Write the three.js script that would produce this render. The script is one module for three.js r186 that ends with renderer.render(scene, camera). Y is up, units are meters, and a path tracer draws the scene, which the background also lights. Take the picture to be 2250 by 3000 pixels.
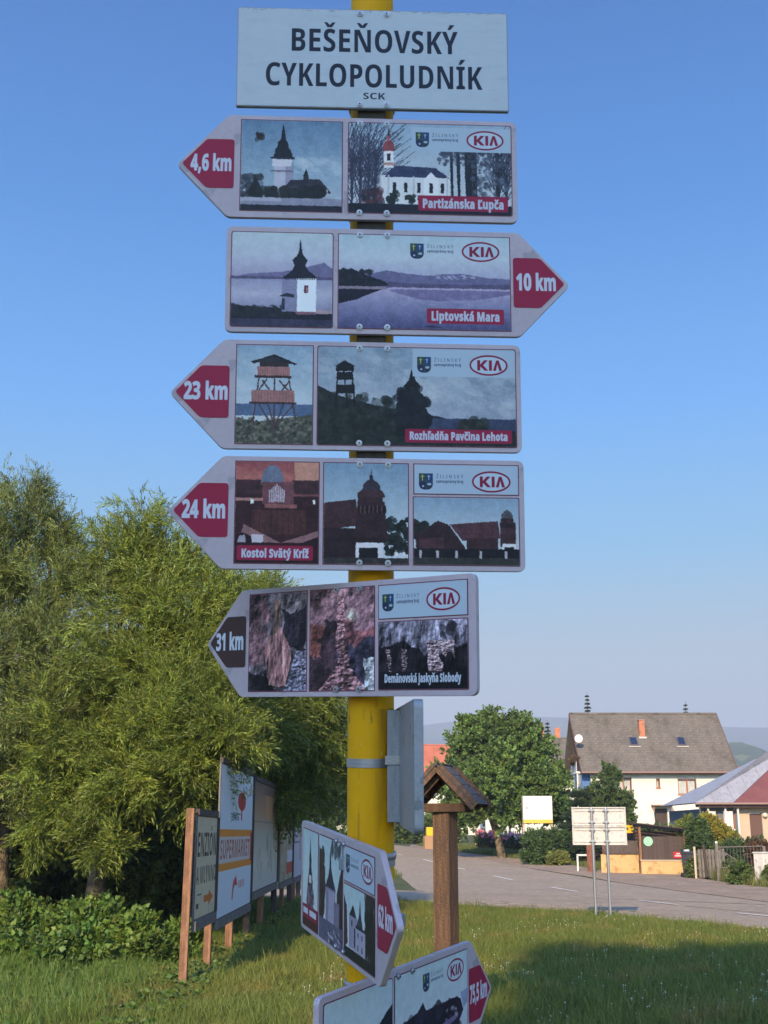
import * as THREE from 'three';
import { mergeGeometries } from 'three/addons/utils/BufferGeometryUtils.js';
import { RoundedBoxGeometry } from 'three/addons/geometries/RoundedBoxGeometry.js';

// ───────────── camera, sky, sun, exposure ─────────────
const scene = new THREE.Scene();
const EYE = 1.65;
const camera = new THREE.PerspectiveCamera(46.91, 0.75, 0.05, 9000);
camera.position.set(0, EYE, 0);
camera.rotation.x = Math.atan(321.3 / 1180);
camera.updateMatrixWorld();

const SUN = new THREE.Vector3(-0.2117, 0.4848, 0.8484).normalize();
{ // clear hazy sky: gradient with height, brighter towards the sun as clear air is
  const W = 1024, H = 512, d = new Float32Array(W * H * 4);
  const stops = [[-90, .24, .25, .27], [-2, .36, .37, .42], [0, .35, .355, .36], [4, .325, .36, .37], [8, .30, .40, .425], [13, .14, .385, .61], [20, .06, .30, .71], [29, .018, .19, .555], [40, .004, .112, .40], [60, .006, .092, .33], [90, .006, .083, .29]];
  for (let j = 0; j < H; j++) {
    const el = ((j + .5) / H - .5) * 180, y = Math.sin(el * Math.PI / 180), cy = Math.cos(el * Math.PI / 180);
    let k = 0; while (k < stops.length - 2 && stops[k + 1][0] < el) k++;
    let f = THREE.MathUtils.clamp((el - stops[k][0]) / (stops[k + 1][0] - stops[k][0]), 0, 1);
    const base = [1, 2, 3].map((c) => stops[k][c] + (stops[k + 1][c] - stops[k][c]) * f);
    for (let i = 0; i < W; i++) {
      const a = ((i + .5) / W - .5) * 2 * Math.PI, x = Math.cos(a) * cy, z = Math.sin(a) * cy;
      const cg = THREE.MathUtils.clamp(x * SUN.x + y * SUN.y + z * SUN.z, -1, 1), g = Math.acos(cg);
      const t = (1 + 16 * Math.exp(-3 * g) + 0.3 * cg * cg) / 1.2, white = Math.exp(-2.2 * g);
      for (let c = 0; c < 3; c++) d[(j * W + i) * 4 + c] = (base[c] * (1 - .6 * white) + .6 * white * [.62, .58, .5][c]) * t * (el < 0 ? 1 / Math.max(1, t) : 1);
      d[(j * W + i) * 4 + 3] = 1;
    }
  }
  const sky = new THREE.DataTexture(d, W, H, THREE.RGBAFormat, THREE.FloatType);
  sky.mapping = THREE.EquirectangularReflectionMapping; sky.magFilter = THREE.LinearFilter; sky.needsUpdate = true;
  scene.background = sky; scene.environment = sky;
}
const sun = new THREE.DirectionalLight(new THREE.Color().setRGB(1, .76, .44), 5);
sun.position.copy(SUN).multiplyScalar(80); sun.target.position.set(2, 0, -20); scene.add(sun, sun.target); sun.position.add(sun.target.position);
sun.castShadow = true; sun.shadow.radius = 1.2; sun.shadow.mapSize.set(4096, 4096);
Object.assign(sun.shadow.camera, { left: -45, right: 45, top: 45, bottom: -45, near: 1, far: 220 });
const renderer = new THREE.WebGLRenderer();
renderer.toneMapping = THREE.LinearToneMapping;
renderer.toneMappingExposure = 1.5;
renderer.shadowMap.enabled = true;
scene.fog = new THREE.FogExp2(new THREE.Color().setRGB(.62, .70, .85), 0.0005);

// ───────────── helpers ─────────────
function rng(a) { return () => { a = (a + 0x6d2b79f5) | 0; let t = Math.imul(a ^ (a >>> 15), 1 | a); t = (t + Math.imul(t ^ (t >>> 7), 61 | t)) ^ t; return ((t ^ (t >>> 14)) >>> 0) / 4294967296; }; }
const V = (x, y, z) => new THREE.Vector3(x, y, z);
const lin = (r, g, b) => new THREE.Color().setRGB(r, g, b);
const taken = new Map();
function numbered(n) { const k = taken.get(n) ?? 0; taken.set(n, k + 1); return k ? n + '_' + String(k).padStart(3, '0') : n; }
function tag(o, label, category, group, kind) {
  if (label) o.userData.label = label;
  if (category) o.userData.category = category;
  if (group) o.userData.group = group;
  if (kind) o.userData.kind = kind;
  return o;
}
function thing(name, label, category, pos = [0, 0, 0], turn = 0, group) {
  const o = new THREE.Group(); o.name = numbered(name); o.position.set(...pos); o.rotation.y = turn; scene.add(o);
  return tag(o, label, category, group);
}
function mesh(name, geos, mat, parent, kind) {
  const g = Array.isArray(geos) ? (geos.length > 1 ? mergeGeometries(geos.map((q) => (q.index ? q.toNonIndexed() : q))) : geos[0]) : geos;
  const m = new THREE.Mesh(g, mat); m.castShadow = m.receiveShadow = true;
  if (parent) { m.name = name; parent.add(m); } else { m.name = numbered(name); scene.add(m); }
  if (kind) m.userData.kind = kind;
  return m;
}
// boxes carry uv in metres
function box(w, h, d, x = 0, y = 0, z = 0, rx = 0, ry = 0, rz = 0) {
  const g = new THREE.BoxGeometry(w, h, d), p = g.attributes.position, n = g.attributes.normal, uv = g.attributes.uv;
  for (let i = 0; i < p.count; i++) {
    const ax = Math.abs(n.getX(i)) > .5, ay = Math.abs(n.getY(i)) > .5;
    uv.setXY(i, ax ? p.getZ(i) : p.getX(i), ay ? p.getZ(i) : p.getY(i));
  }
  if (rx || ry || rz) g.applyMatrix4(new THREE.Matrix4().makeRotationFromEuler(new THREE.Euler(rx, ry, rz, 'YXZ')));
  return g.translate(x, y, z);
}
function rbox(w, h, d, r, x = 0, y = 0, z = 0, ry = 0) { const g = new RoundedBoxGeometry(w, h, d, 2, r); if (ry) g.rotateY(ry); return g.translate(x, y, z); }
function cyl(r0, r1, h, x = 0, y = 0, z = 0, n = 16) { return new THREE.CylinderGeometry(r1, r0, h, n).translate(x, y, z); }
function bar(a, b, r, n = 8, r2 = r) { // round bar between two points
  const d = b.clone().sub(a), g = new THREE.CylinderGeometry(r2, r, d.length(), n);
  g.applyQuaternion(new THREE.Quaternion().setFromUnitVectors(V(0, 1, 0), d.clone().normalize()));
  return g.translate(...a.clone().add(b).multiplyScalar(.5).toArray());
}
function limb(pts, r0, r1, n = 7) { // tapered bent limb
  const c = new THREE.CatmullRomCurve3(pts), g = new THREE.TubeGeometry(c, 10, 1, n, false), p = g.attributes.position;
  for (let i = 0; i <= 10; i++) {
    const q = c.getPointAt(i / 10), r = r0 + (r1 - r0) * (i / 10);
    for (let j = 0; j <= n; j++) { const k = i * (n + 1) + j; p.setXYZ(k, q.x + (p.getX(k) - q.x) * r, q.y + (p.getY(k) - q.y) * r, q.z + (p.getZ(k) - q.z) * r); }
  }
  g.computeVertexNormals(); return g;
}
// a flat polygon in the x/z plane at height y (or following a height function), uv in metres
function poly(pts, y) {
  const tri = THREE.ShapeUtils.triangulateShape(pts.map(([x, z]) => new THREE.Vector2(x, z)), []), P = [], U = [];
  const h = typeof y === 'function' ? y : () => y;
  for (const t of tri) {
    const q = t.map((i) => pts[i]);
    const ar = (q[1][0] - q[0][0]) * (q[2][1] - q[0][1]) - (q[2][0] - q[0][0]) * (q[1][1] - q[0][1]);
    for (const [x, z] of ar > 0 ? [q[0], q[2], q[1]] : q) { P.push(x, h(x, z), z); U.push(x, z); }
  }
  const g = new THREE.BufferGeometry();
  g.setAttribute('position', new THREE.Float32BufferAttribute(P, 3)); g.setAttribute('uv', new THREE.Float32BufferAttribute(U, 2));
  g.computeVertexNormals(); return g;
}
// strip between two polylines of equal length
function strip(A, B, h, n = 8) {
  const P = [], U = [], I = [];
  const at = (L, t) => { const f = t * (L.length - 1), i = Math.min(L.length - 2, Math.floor(f)), k = f - i; return [L[i][0] + (L[i + 1][0] - L[i][0]) * k, L[i][1] + (L[i + 1][1] - L[i][1]) * k]; };
  const m = (A.length - 1) * 6;
  for (let i = 0; i <= m; i++) for (let j = 0; j <= n; j++) {
    const a = at(A, i / m), b = at(B, i / m), x = a[0] + (b[0] - a[0]) * j / n, z = a[1] + (b[1] - a[1]) * j / n;
    P.push(x, h(x, z), z); U.push(x, z);
    if (i && j) { const k = i * (n + 1) + j; I.push(k, k - 1, k - n - 1, k - 1, k - n - 2, k - n - 1); }
  }
  const g = new THREE.BufferGeometry();
  g.setAttribute('position', new THREE.Float32BufferAttribute(P, 3)); g.setAttribute('uv', new THREE.Float32BufferAttribute(U, 2)); g.setIndex(I);
  g.computeVertexNormals();
  if (g.attributes.normal.getY(0) < 0) { for (let k = 0; k < I.length; k += 3) [I[k], I[k + 1]] = [I[k + 1], I[k]]; g.setIndex(I); g.computeVertexNormals(); }
  return g;
}
function prism(pts, depth, y = 0) { // x/y outline pushed along z
  const s = new THREE.Shape(pts.map(([a, b]) => new THREE.Vector2(a, b)));
  return new THREE.ExtrudeGeometry(s, { depth, bevelEnabled: false }).translate(0, y, 0);
}
// a sheet of four or more corners with thickness t (a roof slope)
function slab(c, t) {
  const n = new THREE.Vector3().crossVectors(c[1].clone().sub(c[0]), c[2].clone().sub(c[0])).normalize(); if (n.y < 0) { c = [...c].reverse(); n.negate(); }
  const ex = c[1].clone().sub(c[0]).normalize(), ey = new THREE.Vector3().crossVectors(n, ex), P = [], U = [], k = c.length;
  const put = (v) => { P.push(v.x, v.y, v.z); const q = v.clone().sub(c[0]); U.push(q.dot(ex), q.dot(ey)); };
  const low = c.map((v) => v.clone().addScaledVector(n, -t));
  for (let i = 1; i < k - 1; i++) { [c[0], c[i], c[i + 1]].forEach(put); [low[0], low[i + 1], low[i]].forEach(put); }
  for (let i = 0; i < k; i++) { const j = (i + 1) % k; [c[i], low[i], low[j], c[i], low[j], c[j]].forEach(put); }
  const g = new THREE.BufferGeometry();
  g.setAttribute('position', new THREE.Float32BufferAttribute(P, 3)); g.setAttribute('uv', new THREE.Float32BufferAttribute(U, 2)); g.computeVertexNormals();
  return g;
}
// ── tiling noise and textures ──
function tile(size, per, oct, seed) {
  const out = new Float32Array(size * size); let amp = 1, tot = 0;
  for (let o = 0; o < oct; o++, per *= 2, amp *= .55) {
    const r = rng(seed + o * 71), g = Float32Array.from({ length: per * per }, r); tot += amp;
    for (let y = 0; y < size; y++) for (let x = 0; x < size; x++) {
      const fx = x / size * per, fy = y / size * per, ix = Math.floor(fx), iy = Math.floor(fy); let u = fx - ix, v = fy - iy; u = u * u * (3 - 2 * u); v = v * v * (3 - 2 * v);
      const a = g[(iy % per) * per + ix % per], b = g[(iy % per) * per + (ix + 1) % per], c = g[((iy + 1) % per) * per + ix % per], e = g[((iy + 1) % per) * per + (ix + 1) % per];
      out[y * size + x] += amp * (a + (b - a) * u + (c - a) * v + (a - b - c + e) * u * v);
    }
  }
  for (let i = 0; i < out.length; i++) out[i] = out[i] / tot;
  return out;
}
function tex(size, fn, metres, srgb = true) { // fn(i, x, y) -> [r,g,b] linear 0..1
  const d = new Uint8Array(size * size * 4), enc = (v) => { v = Math.min(1, Math.max(0, v)); return 255 * (srgb ? (v <= .0031308 ? v * 12.92 : 1.055 * Math.pow(v, 1 / 2.4) - .055) : v); };
  for (let i = 0; i < size * size; i++) { const c = fn(i, i % size, Math.floor(i / size)); d[i * 4] = enc(c[0]); d[i * 4 + 1] = enc(c[1]); d[i * 4 + 2] = enc(c[2]); d[i * 4 + 3] = 255; }
  const t = new THREE.DataTexture(d, size, size); t.wrapS = t.wrapT = THREE.RepeatWrapping; t.magFilter = THREE.LinearFilter; t.minFilter = THREE.LinearMipmapLinearFilter;
  if (srgb) t.colorSpace = THREE.SRGBColorSpace; t.repeat.set(1 / metres, 1 / metres); t.needsUpdate = true; return t;
}
const mix = (a, b, t) => { t = Math.min(1, Math.max(0, t)); return a.map((v, i) => v + (b[i] - v) * t); };
const N1 = tile(512, 4, 7, 11), N2 = tile(512, 16, 5, 23), N3 = tile(512, 64, 3, 37);
function patchy(a, b, metres, { c, amount = .5, fine = .25, seed = 0, cut = .62 } = {}) { // two tones in coarse patches plus grain, optional third tone in spots
  return tex(512, (i, x, y) => {
    const k = ((y + seed * 37) % 512) * 512 + (x + seed * 91) % 512;
    let q = mix(a, b, .5 + (N1[k] - .5) * 5 * amount); const g = 1 + (N3[k] - .5) * 2 * fine;
    if (c) q = mix(q, c, (N2[k] - cut) * 14);
    return q.map((v) => v * g);
  }, metres);
}
const bumpTex = (metres, N = N3) => tex(512, (i) => [N[i], N[i], N[i]], metres, false);
const mat = (o) => new THREE.MeshStandardMaterial({ roughness: .85, metalness: 0, side: THREE.DoubleSide, ...o });
function grain(a, b, metres, seed = 1, stretch = 14) { // wood: streaks along v
  return tex(512, (i, x, y) => {
    const k = Math.floor(((y < 256 ? y : 511 - y) * 2 / stretch + seed * 53) % 512) * 512 + x, k2 = ((y + seed * 17) % 512) * 512 + (x * 3) % 512;
    return mix(a, b, .5 + (N2[k] - .5) * 3.4 + (N1[k2] - .5) * .8).map((v) => v * (1 + (N3[k] - .5) * .5));
  }, metres);
}
// ───────────── terrain, road, verges ─────────────
const HZ = (z) => { const s = Math.max(0, -z - 40); return s < 100 ? .022 * s * Math.min(1, s / 20) : 2.2; };
const H = (x, z) => HZ(z);
const asphaltMat = mat({ map: patchy([.26, .205, .148], [.335, .262, .188], 6, { c: [.22, .18, .14], fine: .3, amount: .3, cut: .68 }), roughness: .92, bumpMap: bumpTex(1.2), bumpScale: .006 });
const dustMat = mat({ map: patchy([.25, .18, .125], [.33, .24, .165], 5, { c: [.20, .165, .135], fine: .35, seed: 3 }), roughness: .97, bumpMap: bumpTex(1.5), bumpScale: .012 });
const gravelMat = mat({ map: patchy([.30, .225, .16], [.42, .325, .235], 3, { c: [.16, .155, .07], fine: .5, seed: 5, cut: .6 }), roughness: .97, bumpMap: bumpTex(.9), bumpScale: .02 });
const soilMat = mat({ map: patchy([.050, .075, .022], [.085, .105, .035], 7, { c: [.11, .095, .05], fine: .5, seed: 2, cut: .64 }), roughness: 1, bumpMap: bumpTex(1), bumpScale: .03 });
{
  const xs = [], zs = [];
  for (const x of [-4000, -1500, -600, -200, -80, -40]) xs.push(x); for (let x = -30; x <= 40; x += 2) xs.push(x); for (const x of [60, 100, 220, 600, 1500, 4000]) xs.push(x);
  for (const z of [900, 200, 60]) zs.push(z); for (let z = 30; z > -38; z -= 2) zs.push(z); for (let z = -38; z > -64; z -= 1) zs.push(z); for (let z = -64; z > -150; z -= 4) zs.push(z); for (const z of [-170, -250, -500, -1000, -2500, -6000]) zs.push(z);
  const P = [], U = [], I = [], n = xs.length;
  zs.forEach((z, j) => xs.forEach((x, i) => { P.push(x, HZ(z), z); U.push(x, z); if (i && j) { const k = j * n + i; I.push(k, k - n, k - n - 1, k, k - n - 1, k - 1); } }));
  const g = new THREE.BufferGeometry(); g.setAttribute('position', new THREE.Float32BufferAttribute(P, 3)); g.setAttribute('uv', new THREE.Float32BufferAttribute(U, 2)); g.setIndex(I); g.computeVertexNormals();
  const m = mesh('ground', g, soilMat, null, 'structure'); tag(m, 'grassy ground reaching to the hills', 'ground');
}
const up = (d) => (x, z) => H(x, z) + d;
// near edge of the asphalt and, a little nearer, where the grass stops
const roadNear = [[-16, -35.5], [-6, -34.2], [-1, -33], [1.1, -31.5], [2.4, -30.3], [3.9, -29.1], [5.3, -27.2], [6.1, -24], [6.8, -22.2], [9, -17.5], [13, -10], [18, -2]];
const grassEdge = [[-16, -34.8], [-6, -33.4], [-1, -32.2], [.3, -31], [1.7, -29.1], [3.0, -27.8], [4.5, -26.3], [5.5, -24.2], [6.5, -21.8], [8.5, -17], [12.4, -9.6], [17.3, -1.6]];
const roadMid = [[-16, -38], [-6, -38], [0, -37.2], [2.8, -35.6], [4.2, -34.2], [5.8, -32.6], [7.4, -30.6], [8.2, -28], [9, -25.6], [11, -20.4], [15, -12], [20.5, -4]];
const roadFarR = [[9.2, -29.6], [9.0, -32.5], [8.7, -35.3], [8.0, -41.2], [7.5, -47], [5.9, -54.7], [4.2, -64.2], [1.6, -77.5], [-3, -95], [-12, -125]];
const roadFarL = [[1.2, -36], [1.0, -37], [.9, -39], [.8, -43], [.6, -47], [.2, -54], [-1.6, -64], [-4.4, -77], [-9.4, -95], [-18, -123]];
const road = mesh('road', [strip(roadNear, roadMid, up(.008)), strip(roadFarR, roadFarL, up(.011))], asphaltMat, null, 'structure'); tag(road, 'grey asphalt village road with a dashed centre line', 'road');
mesh('road', strip([[9.2, -29.6], [11.2, -24.6], [15.4, -16], [21, -8]], [[7.0, -29], [9.2, -24], [13, -15], [18, -6]], up(.0135)), asphaltMat, road);
const shoulder = mesh('gravel_shoulder', strip(roadNear.map(([x, z]) => [x + .12, z - .35]), grassEdge.map(([x, z]) => [x - .12, z + .15]), up(.017)), gravelMat, null, 'structure'); tag(shoulder, 'pale gravel shoulder between road and lawn', 'shoulder');
const farBack = [[13.6, -33], [12.4, -36.5], [11.9, -39.6], [11.7, -43.6], [11.6, -48.9], [9.1, -51.5], [8.4, -56.0], [7.0, -58.6], [4.0, -68.6], [1.8, -82]];
const farEdge = [[9.6, -29.4], [9.3, -32.5], [8.9, -35.3], [8.2, -41.2], [7.7, -47], [6.5, -52.2], [5.9, -54.7], [4.9, -60], [4.2, -64.2], [1.6, -77.5]];
const pav = mesh('pavement', strip(farEdge, farBack, up(.016)), dustMat, null, 'structure'); tag(pav, 'dusty brown pavement on the far side of the road', 'pavement');
mesh('pavement', strip([[9.6, -29.4], [11.4, -24.6], [15.6, -16], [21.4, -8]], [[13.6, -33], [15.5, -28], [19.5, -19], [26, -10]], up(.0175)), dustMat, pav);
mesh('road', strip([[1.0, -36], [2.4, -30.3], [3.9, -29.1], [5.3, -27.2], [6.1, -24], [6.8, -22.2], [9, -17.5], [13, -10], [18, -2]], [[.8, -45], [7.6, -46], [8.3, -41], [8.9, -36], [9.4, -32], [9.9, -29], [12, -23.6], [16, -15], [21.6, -7]], up(.004)), asphaltMat, road);
// painted centre line
const paintMat = mat({ map: patchy([.6, .58, .54], [.74, .72, .67], 1.5, { c: [.36, .33, .3], fine: .2, cut: .68 }), roughness: .8 });
for (const [x0, z0, x1, z1] of [[6.45, -31.4, 6.95, -29.4], [5.25, -38.8, 5.62, -35.9], [4.2, -47.2, 4.62, -44.4], [3.1, -53.6, 3.42, -52.0], [1.9, -59.5, 2.4, -57.2], [.5, -66.5, 1, -64], [7.5, -26.4, 8.3, -24.4]]) {
  const d = V(x1 - x0, 0, z1 - z0).normalize(), n = V(-d.z, 0, d.x).multiplyScalar(.055);
  mesh('centre_line_dash', strip([[x0 - n.x, z0 - n.z], [x1 - n.x, z1 - n.z]], [[x0 + n.x, z0 + n.z], [x1 + n.x, z1 + n.z]], up(.022), 2), paintMat, road);
}
// ── hills far off ──
function hill(name, label, zc, depth, x0, x1, prof, m, seed) {
  const nx = 90, nz = 14, P = [], U = [], I = [];
  for (let j = 0; j <= nz; j++) for (let i = 0; i <= nx; i++) {
    const u = i / nx, w = j / nz, x = x0 + (x1 - x0) * u, z = zc + depth * (w - .5) * 2;
    const k = (Math.floor(u * 500) % 512) + 512 * ((Math.floor(w * 160) + seed) % 512);
    P.push(x, Math.max(-5, (prof(x) * (.9 + N1[k] * .2)) * Math.pow(Math.sin(Math.PI * w), .8)), z); U.push(x, z);
    if (i && j) { const q = j * (nx + 1) + i; I.push(q, q - 1, q - nx - 1, q - 1, q - nx - 2, q - nx - 1); }
  }
  const g = new THREE.BufferGeometry(); g.setAttribute('position', new THREE.Float32BufferAttribute(P, 3)); g.setAttribute('uv', new THREE.Float32BufferAttribute(U, 2)); g.setIndex(I); g.computeVertexNormals();
  tag(mesh(name, g, m, null, 'structure'), label, 'hill');
}
const forestMat = mat({ map: patchy([.025, .045, .02], [.05, .075, .03], 260, { c: [.10, .12, .05], fine: .5, cut: .66 }), roughness: 1 });
hill('hill', 'long wooded hill fading into blue haze', -3000, 900, -3200, 3600, (x) => 236 + 38 * Math.sin(x / 620 + .35) + 14 * Math.sin(x / 190) - (x > 300 && x < 760 ? 0 : 0), forestMat, 60);
hill('wooded_ridge', 'low wooded ridge before the far hill', -1000, 160, 150, 900, (x) => 66 + 8 * Math.sin(x / 33) + 5 * Math.sin(x / 11), forestMat, 200);
// ───────────── plants ─────────────
const leafMat = (r, g, b, t = .35, rough = .6) => new THREE.MeshPhysicalMaterial({ color: lin(r, g, b), roughness: rough, side: THREE.DoubleSide, transmission: t, thickness: 0, specularIntensity: .6 });
const barkMat = mat({ map: grain([.10, .075, .045], [.24, .18, .11], .6, 3, 5), bumpMap: bumpTex(.25, N2), bumpScale: .02 });
// one leaf: a folded lance or oval of four to eight triangles
function leaf(len, wid, fold = .25, curl = .2, oval = .5) {
  const P = [0, 0, 0, wid, len * oval, fold * wid, 0, len * oval * .9, 0, -wid, len * oval, fold * wid, 0, len, -curl * len];
  const g = new THREE.BufferGeometry(); g.setAttribute('position', new THREE.Float32BufferAttribute(P, 3));
  g.setIndex([0, 1, 2, 0, 2, 3, 1, 4, 2, 2, 4, 3]); g.computeVertexNormals(); return g;
}
function sprig(n, len, leafLen, leafWid, seed, spread = .9, oval = .45) { // leaves set round a bent twig that grows along +y
  const r = rng(seed), L = [];
  for (let i = 0; i < n; i++) {
    const t = (i + .4) / n, a = i * 2.4 + r() * .8, g = leaf(leafLen * (.75 + r() * .5) * (1 - .35 * t * t), leafWid * (.8 + r() * .4), .3, .1 + r() * .35, oval);
    g.rotateX(.25 + spread * (.5 + r() * .6) * (1 - .55 * t)); g.rotateY(a); g.translate(Math.sin(t * 2) * len * .1, t * len, -t * t * len * .25); L.push(g.toNonIndexed());
  }
  return mergeGeometries(L);
}
const SPRIG = [0, 1, 2].map((k) => sprig(16, .34, .12, .0098, 5 + k));                       // willow: long narrow leaves
const BROAD = [0, 1, 2].map((k) => sprig(8, .22, .13, .042, 40 + k, 1.2, .5));                // broad leaves
const BUSH = [0, 1, 2].map((k) => sprig(9, .13, .075, .026, 70 + k, 1.3, .45));               // small round leaves
const FAR = [0, 1, 2].map((k) => sprig(9, .42, .24, .085, 90 + k, 1.3, .5));                  // broad leaves of a tree seen from far
// fills lobes [x, y, z, r(, stretch y)] with sprigs; every lobe is a clump with its own density and tone
function foliage(parent, name, geos, material, lobes, count, { seed = 1, shell = .62, lift = .35, droop = 0, size = [.75, 1.3], tone = [.75, 1.25], warm = .12, minY = .05, ragged = .28, bunch = 9, reachLen = .7 } = {}) {
  const r = rng(seed), vol = lobes.map((l) => l[3] ** 2 * (l[4] ?? 1)), tot = vol.reduce((a, b) => a + b, 0), M = new THREE.Matrix4(), q = new THREE.Quaternion(), q2 = new THREE.Quaternion(), Y = V(0, 1, 0), list = geos.map(() => []);
  lobes.forEach((l, li) => {
    const n = Math.round(count * vol[li] / tot), lt = .88 + r() * .24, blobs = Array.from({ length: 8 }, () => { const z = r() * 2 - 1, a = r() * 6.283; return V(Math.cos(a) * Math.sqrt(1 - z * z), z, Math.sin(a) * Math.sqrt(1 - z * z)); });
    const m = bunch, tw = reachLen * Math.min(1, l[3]), R = Math.max(.4 * l[3], l[3] - .42 * tw);
    for (let i = 0; i < n / m; i++) {
      const z = r() * 2 - 1, a = r() * 6.283, d = V(Math.cos(a) * Math.sqrt(1 - z * z), z, Math.sin(a) * Math.sqrt(1 - z * z));
      let near = -1; for (const b of blobs) near = Math.max(near, b.dot(d));
      const reach = 1 - ragged + ragged * 1.9 * Math.pow(Math.max(0, (near - .6) / .4), 1.5), f = (shell + (1 - shell) * Math.sqrt(r())) * reach;
      const p = V(l[0] + d.x * R * f, l[1] + d.y * R * (l[4] ?? 1) * f, l[2] + d.z * R * f);
      const dir = d.clone().multiplyScalar(.9).add(V((r() - .5) * 1.2, lift - droop * (d.y < .2 ? 1 : .2) + (r() - .5) * .8, (r() - .5) * 1.2)).normalize(), bt = .8 + r() * .4, sag = r() * .25;
      for (let j = 0; j < m; j++) { // sprigs along one small branch
        const t = (j + r()) / m - .4, pp = p.clone().addScaledVector(dir, t * tw).add(V((r() - .5) * tw * .34, (r() - .5) * tw * .3 - sag * t * t * tw, (r() - .5) * tw * .34));
        if (pp.y < minY + H(0, pp.z)) continue;
        q.setFromUnitVectors(Y, dir.clone().add(V((r() - .5) * 2.1, (r() - .5) * 1.8, (r() - .5) * 2.1)).normalize()); q2.setFromAxisAngle(Y, r() * 6.283); q.multiply(q2); const s = (size[0] + r() * (size[1] - size[0])) * (1 - .3 * Math.max(0, t));
        list[(i + j) % geos.length].push([M.compose(pp, q, V(s, s, s)).clone(), lt * bt * (tone[0] + r() * (tone[1] - tone[0])), (r() - .5) * 2 * warm]);
      }
    }
  });
  list.forEach((L, k) => {
    if (!L.length) return;
    const im = new THREE.InstancedMesh(geos[k], material, L.length), c = new THREE.Color(); im.name = name; im.castShadow = im.receiveShadow = true; im.userData.kind = 'stuff';
    L.forEach(([m, t, w], i) => { im.setMatrixAt(i, m); im.setColorAt(i, c.setRGB(t * (1 + w), t, t * (1 - w * .8))); });
    parent.add(im);
  });
}
function limbsTo(parent, base, lobes, r0, seed, m = barkMat, fork = .35) { // trunk and limbs reaching into the lobes
  const r = rng(seed), top = lobes.reduce((a, l) => (l[1] > a[1] ? l : a)), F = base.clone().lerp(V(top[0], top[1], top[2]), fork), geos = [];
  mesh('trunk', limb([base.clone().add(V(0, -.2, 0)), base.clone().lerp(F, .5).add(V((r() - .5) * .25, 0, (r() - .5) * .25)), F], r0, r0 * .72, 9), m, parent);
  for (const l of lobes) { const e = V(l[0], l[1] - l[3] * .1, l[2]); geos.push(limb([F.clone().add(V(0, -.1, 0)), F.clone().lerp(e, .45).add(V((r() - .5) * .5, -.1 * e.distanceTo(F) * .3, (r() - .5) * .5)), e], r0 * .45, r0 * .1, 6)); }
  geos.forEach((g) => mesh('limb', g, m, parent));
}
// shapes are written in world metres, then the thing's origin is put at its base
function rebase(t, b) { t.position.set(...b); for (const c of t.children) c.position.sub(t.position); return t; }
function tree(name, label, category, base, lobes, geos, material, count, r0, opt = {}, group) {
  const t = thing(name, label, category, [0, 0, 0], 0, group); // lobes already stand in the world
  limbsTo(t, V(...base), opt.limbs ?? lobes, r0, (opt.seed ?? 1) + 5, opt.bark, opt.fork);
  foliage(t, 'crown', geos, material, lobes, count, opt);
  return rebase(t, base);
}
const willowMat = leafMat(.19, .235, .037, .37, .38), willowPale = leafMat(.19, .23, .066, .37, .38);
tree('willow_tree', 'tall willow with pale upright shoots beside the hoarding row', 'tree', [-6.0, 0, -19.5], [[-7.30, 6.6, -20, 1.10], [-6.25, 6.75, -20, .85], [-6.28, 7.25, -20, .45, 1.4], [-6.32, 5.79, -19.5, 1.3], [-5.66, 6.3, -20, .75], [-5.74, 6.85, -20, .4, 1.4], [-6.33, 4.17, -19, 1.5], [-5.54, 4.54, -19, 1.25], [-5.58, 3.1, -18.8, 1.25], [-6.30, 2.7, -18.5, 1.1], [-4.87, 3.31, -18.5, 1.1], [-5.75, 2.45, -18.3, .6], [-6.6, 2.2, -18.3, .6], [-7.14, 5.40, -19.5, 1.3], [-8.4, 5.4, -20, 1.5], [-8.2, 3.2, -19.5, 1.4], [-6.9, 6.2, -19.4, .8], [-5.2, 5.7, -19.2, .8], [-6.9, 7.05, -20, .4, 1.4]],
  SPRIG, willowPale, 15500, .2, { seed: 3, lift: .55, shell: .55, ragged: .75, size: [.5, 1.05], tone: [.55, 1.5], bunch: 14, reachLen: .8 });
tree('willow_tree', 'broad leafy willow leaning over the wooden hoardings', 'tree', [-4.5, 0, -19.0], [[-3.91, 6.0, -19, .9], [-4.08, 6.4, -19, .5, 1.3], [-3.30, 6.1, -19.5, .85], [-4.59, 5.95, -19.5, .75], [-3.67, 4.91, -18.5, 1.35], [-2.80, 5.0, -18.6, 1.0], [-2.26, 5.0, -19, .75], [-3.91, 3.85, -18.2, 1.3], [-3.02, 3.82, -18, 1.25], [-2.42, 3.52, -17.8, .95], [-3.37, 2.89, -17.5, 1.1], [-2.61, 2.66, -17, .8], [-2.15, 2.95, -16.8, .5], [-4.11, 2.84, -17.8, 1.1], [-4.6, 2.4, -17.8, .85], [-3.57, 2.5, -17, .5], [-4.0, 1.6, -17, .42], [-3.7, 1.5, -16.8, .34], [-2.4, 3.1, -17.2, .55], [-4.9, 1.75, -17.6, .5]],
  SPRIG, willowMat, 15500, .17, { seed: 8, lift: .3, droop: .5, shell: .55, ragged: .75, size: [.5, 1.05], tone: [.55, 1.5], bunch: 14, reachLen: .75 });
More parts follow.
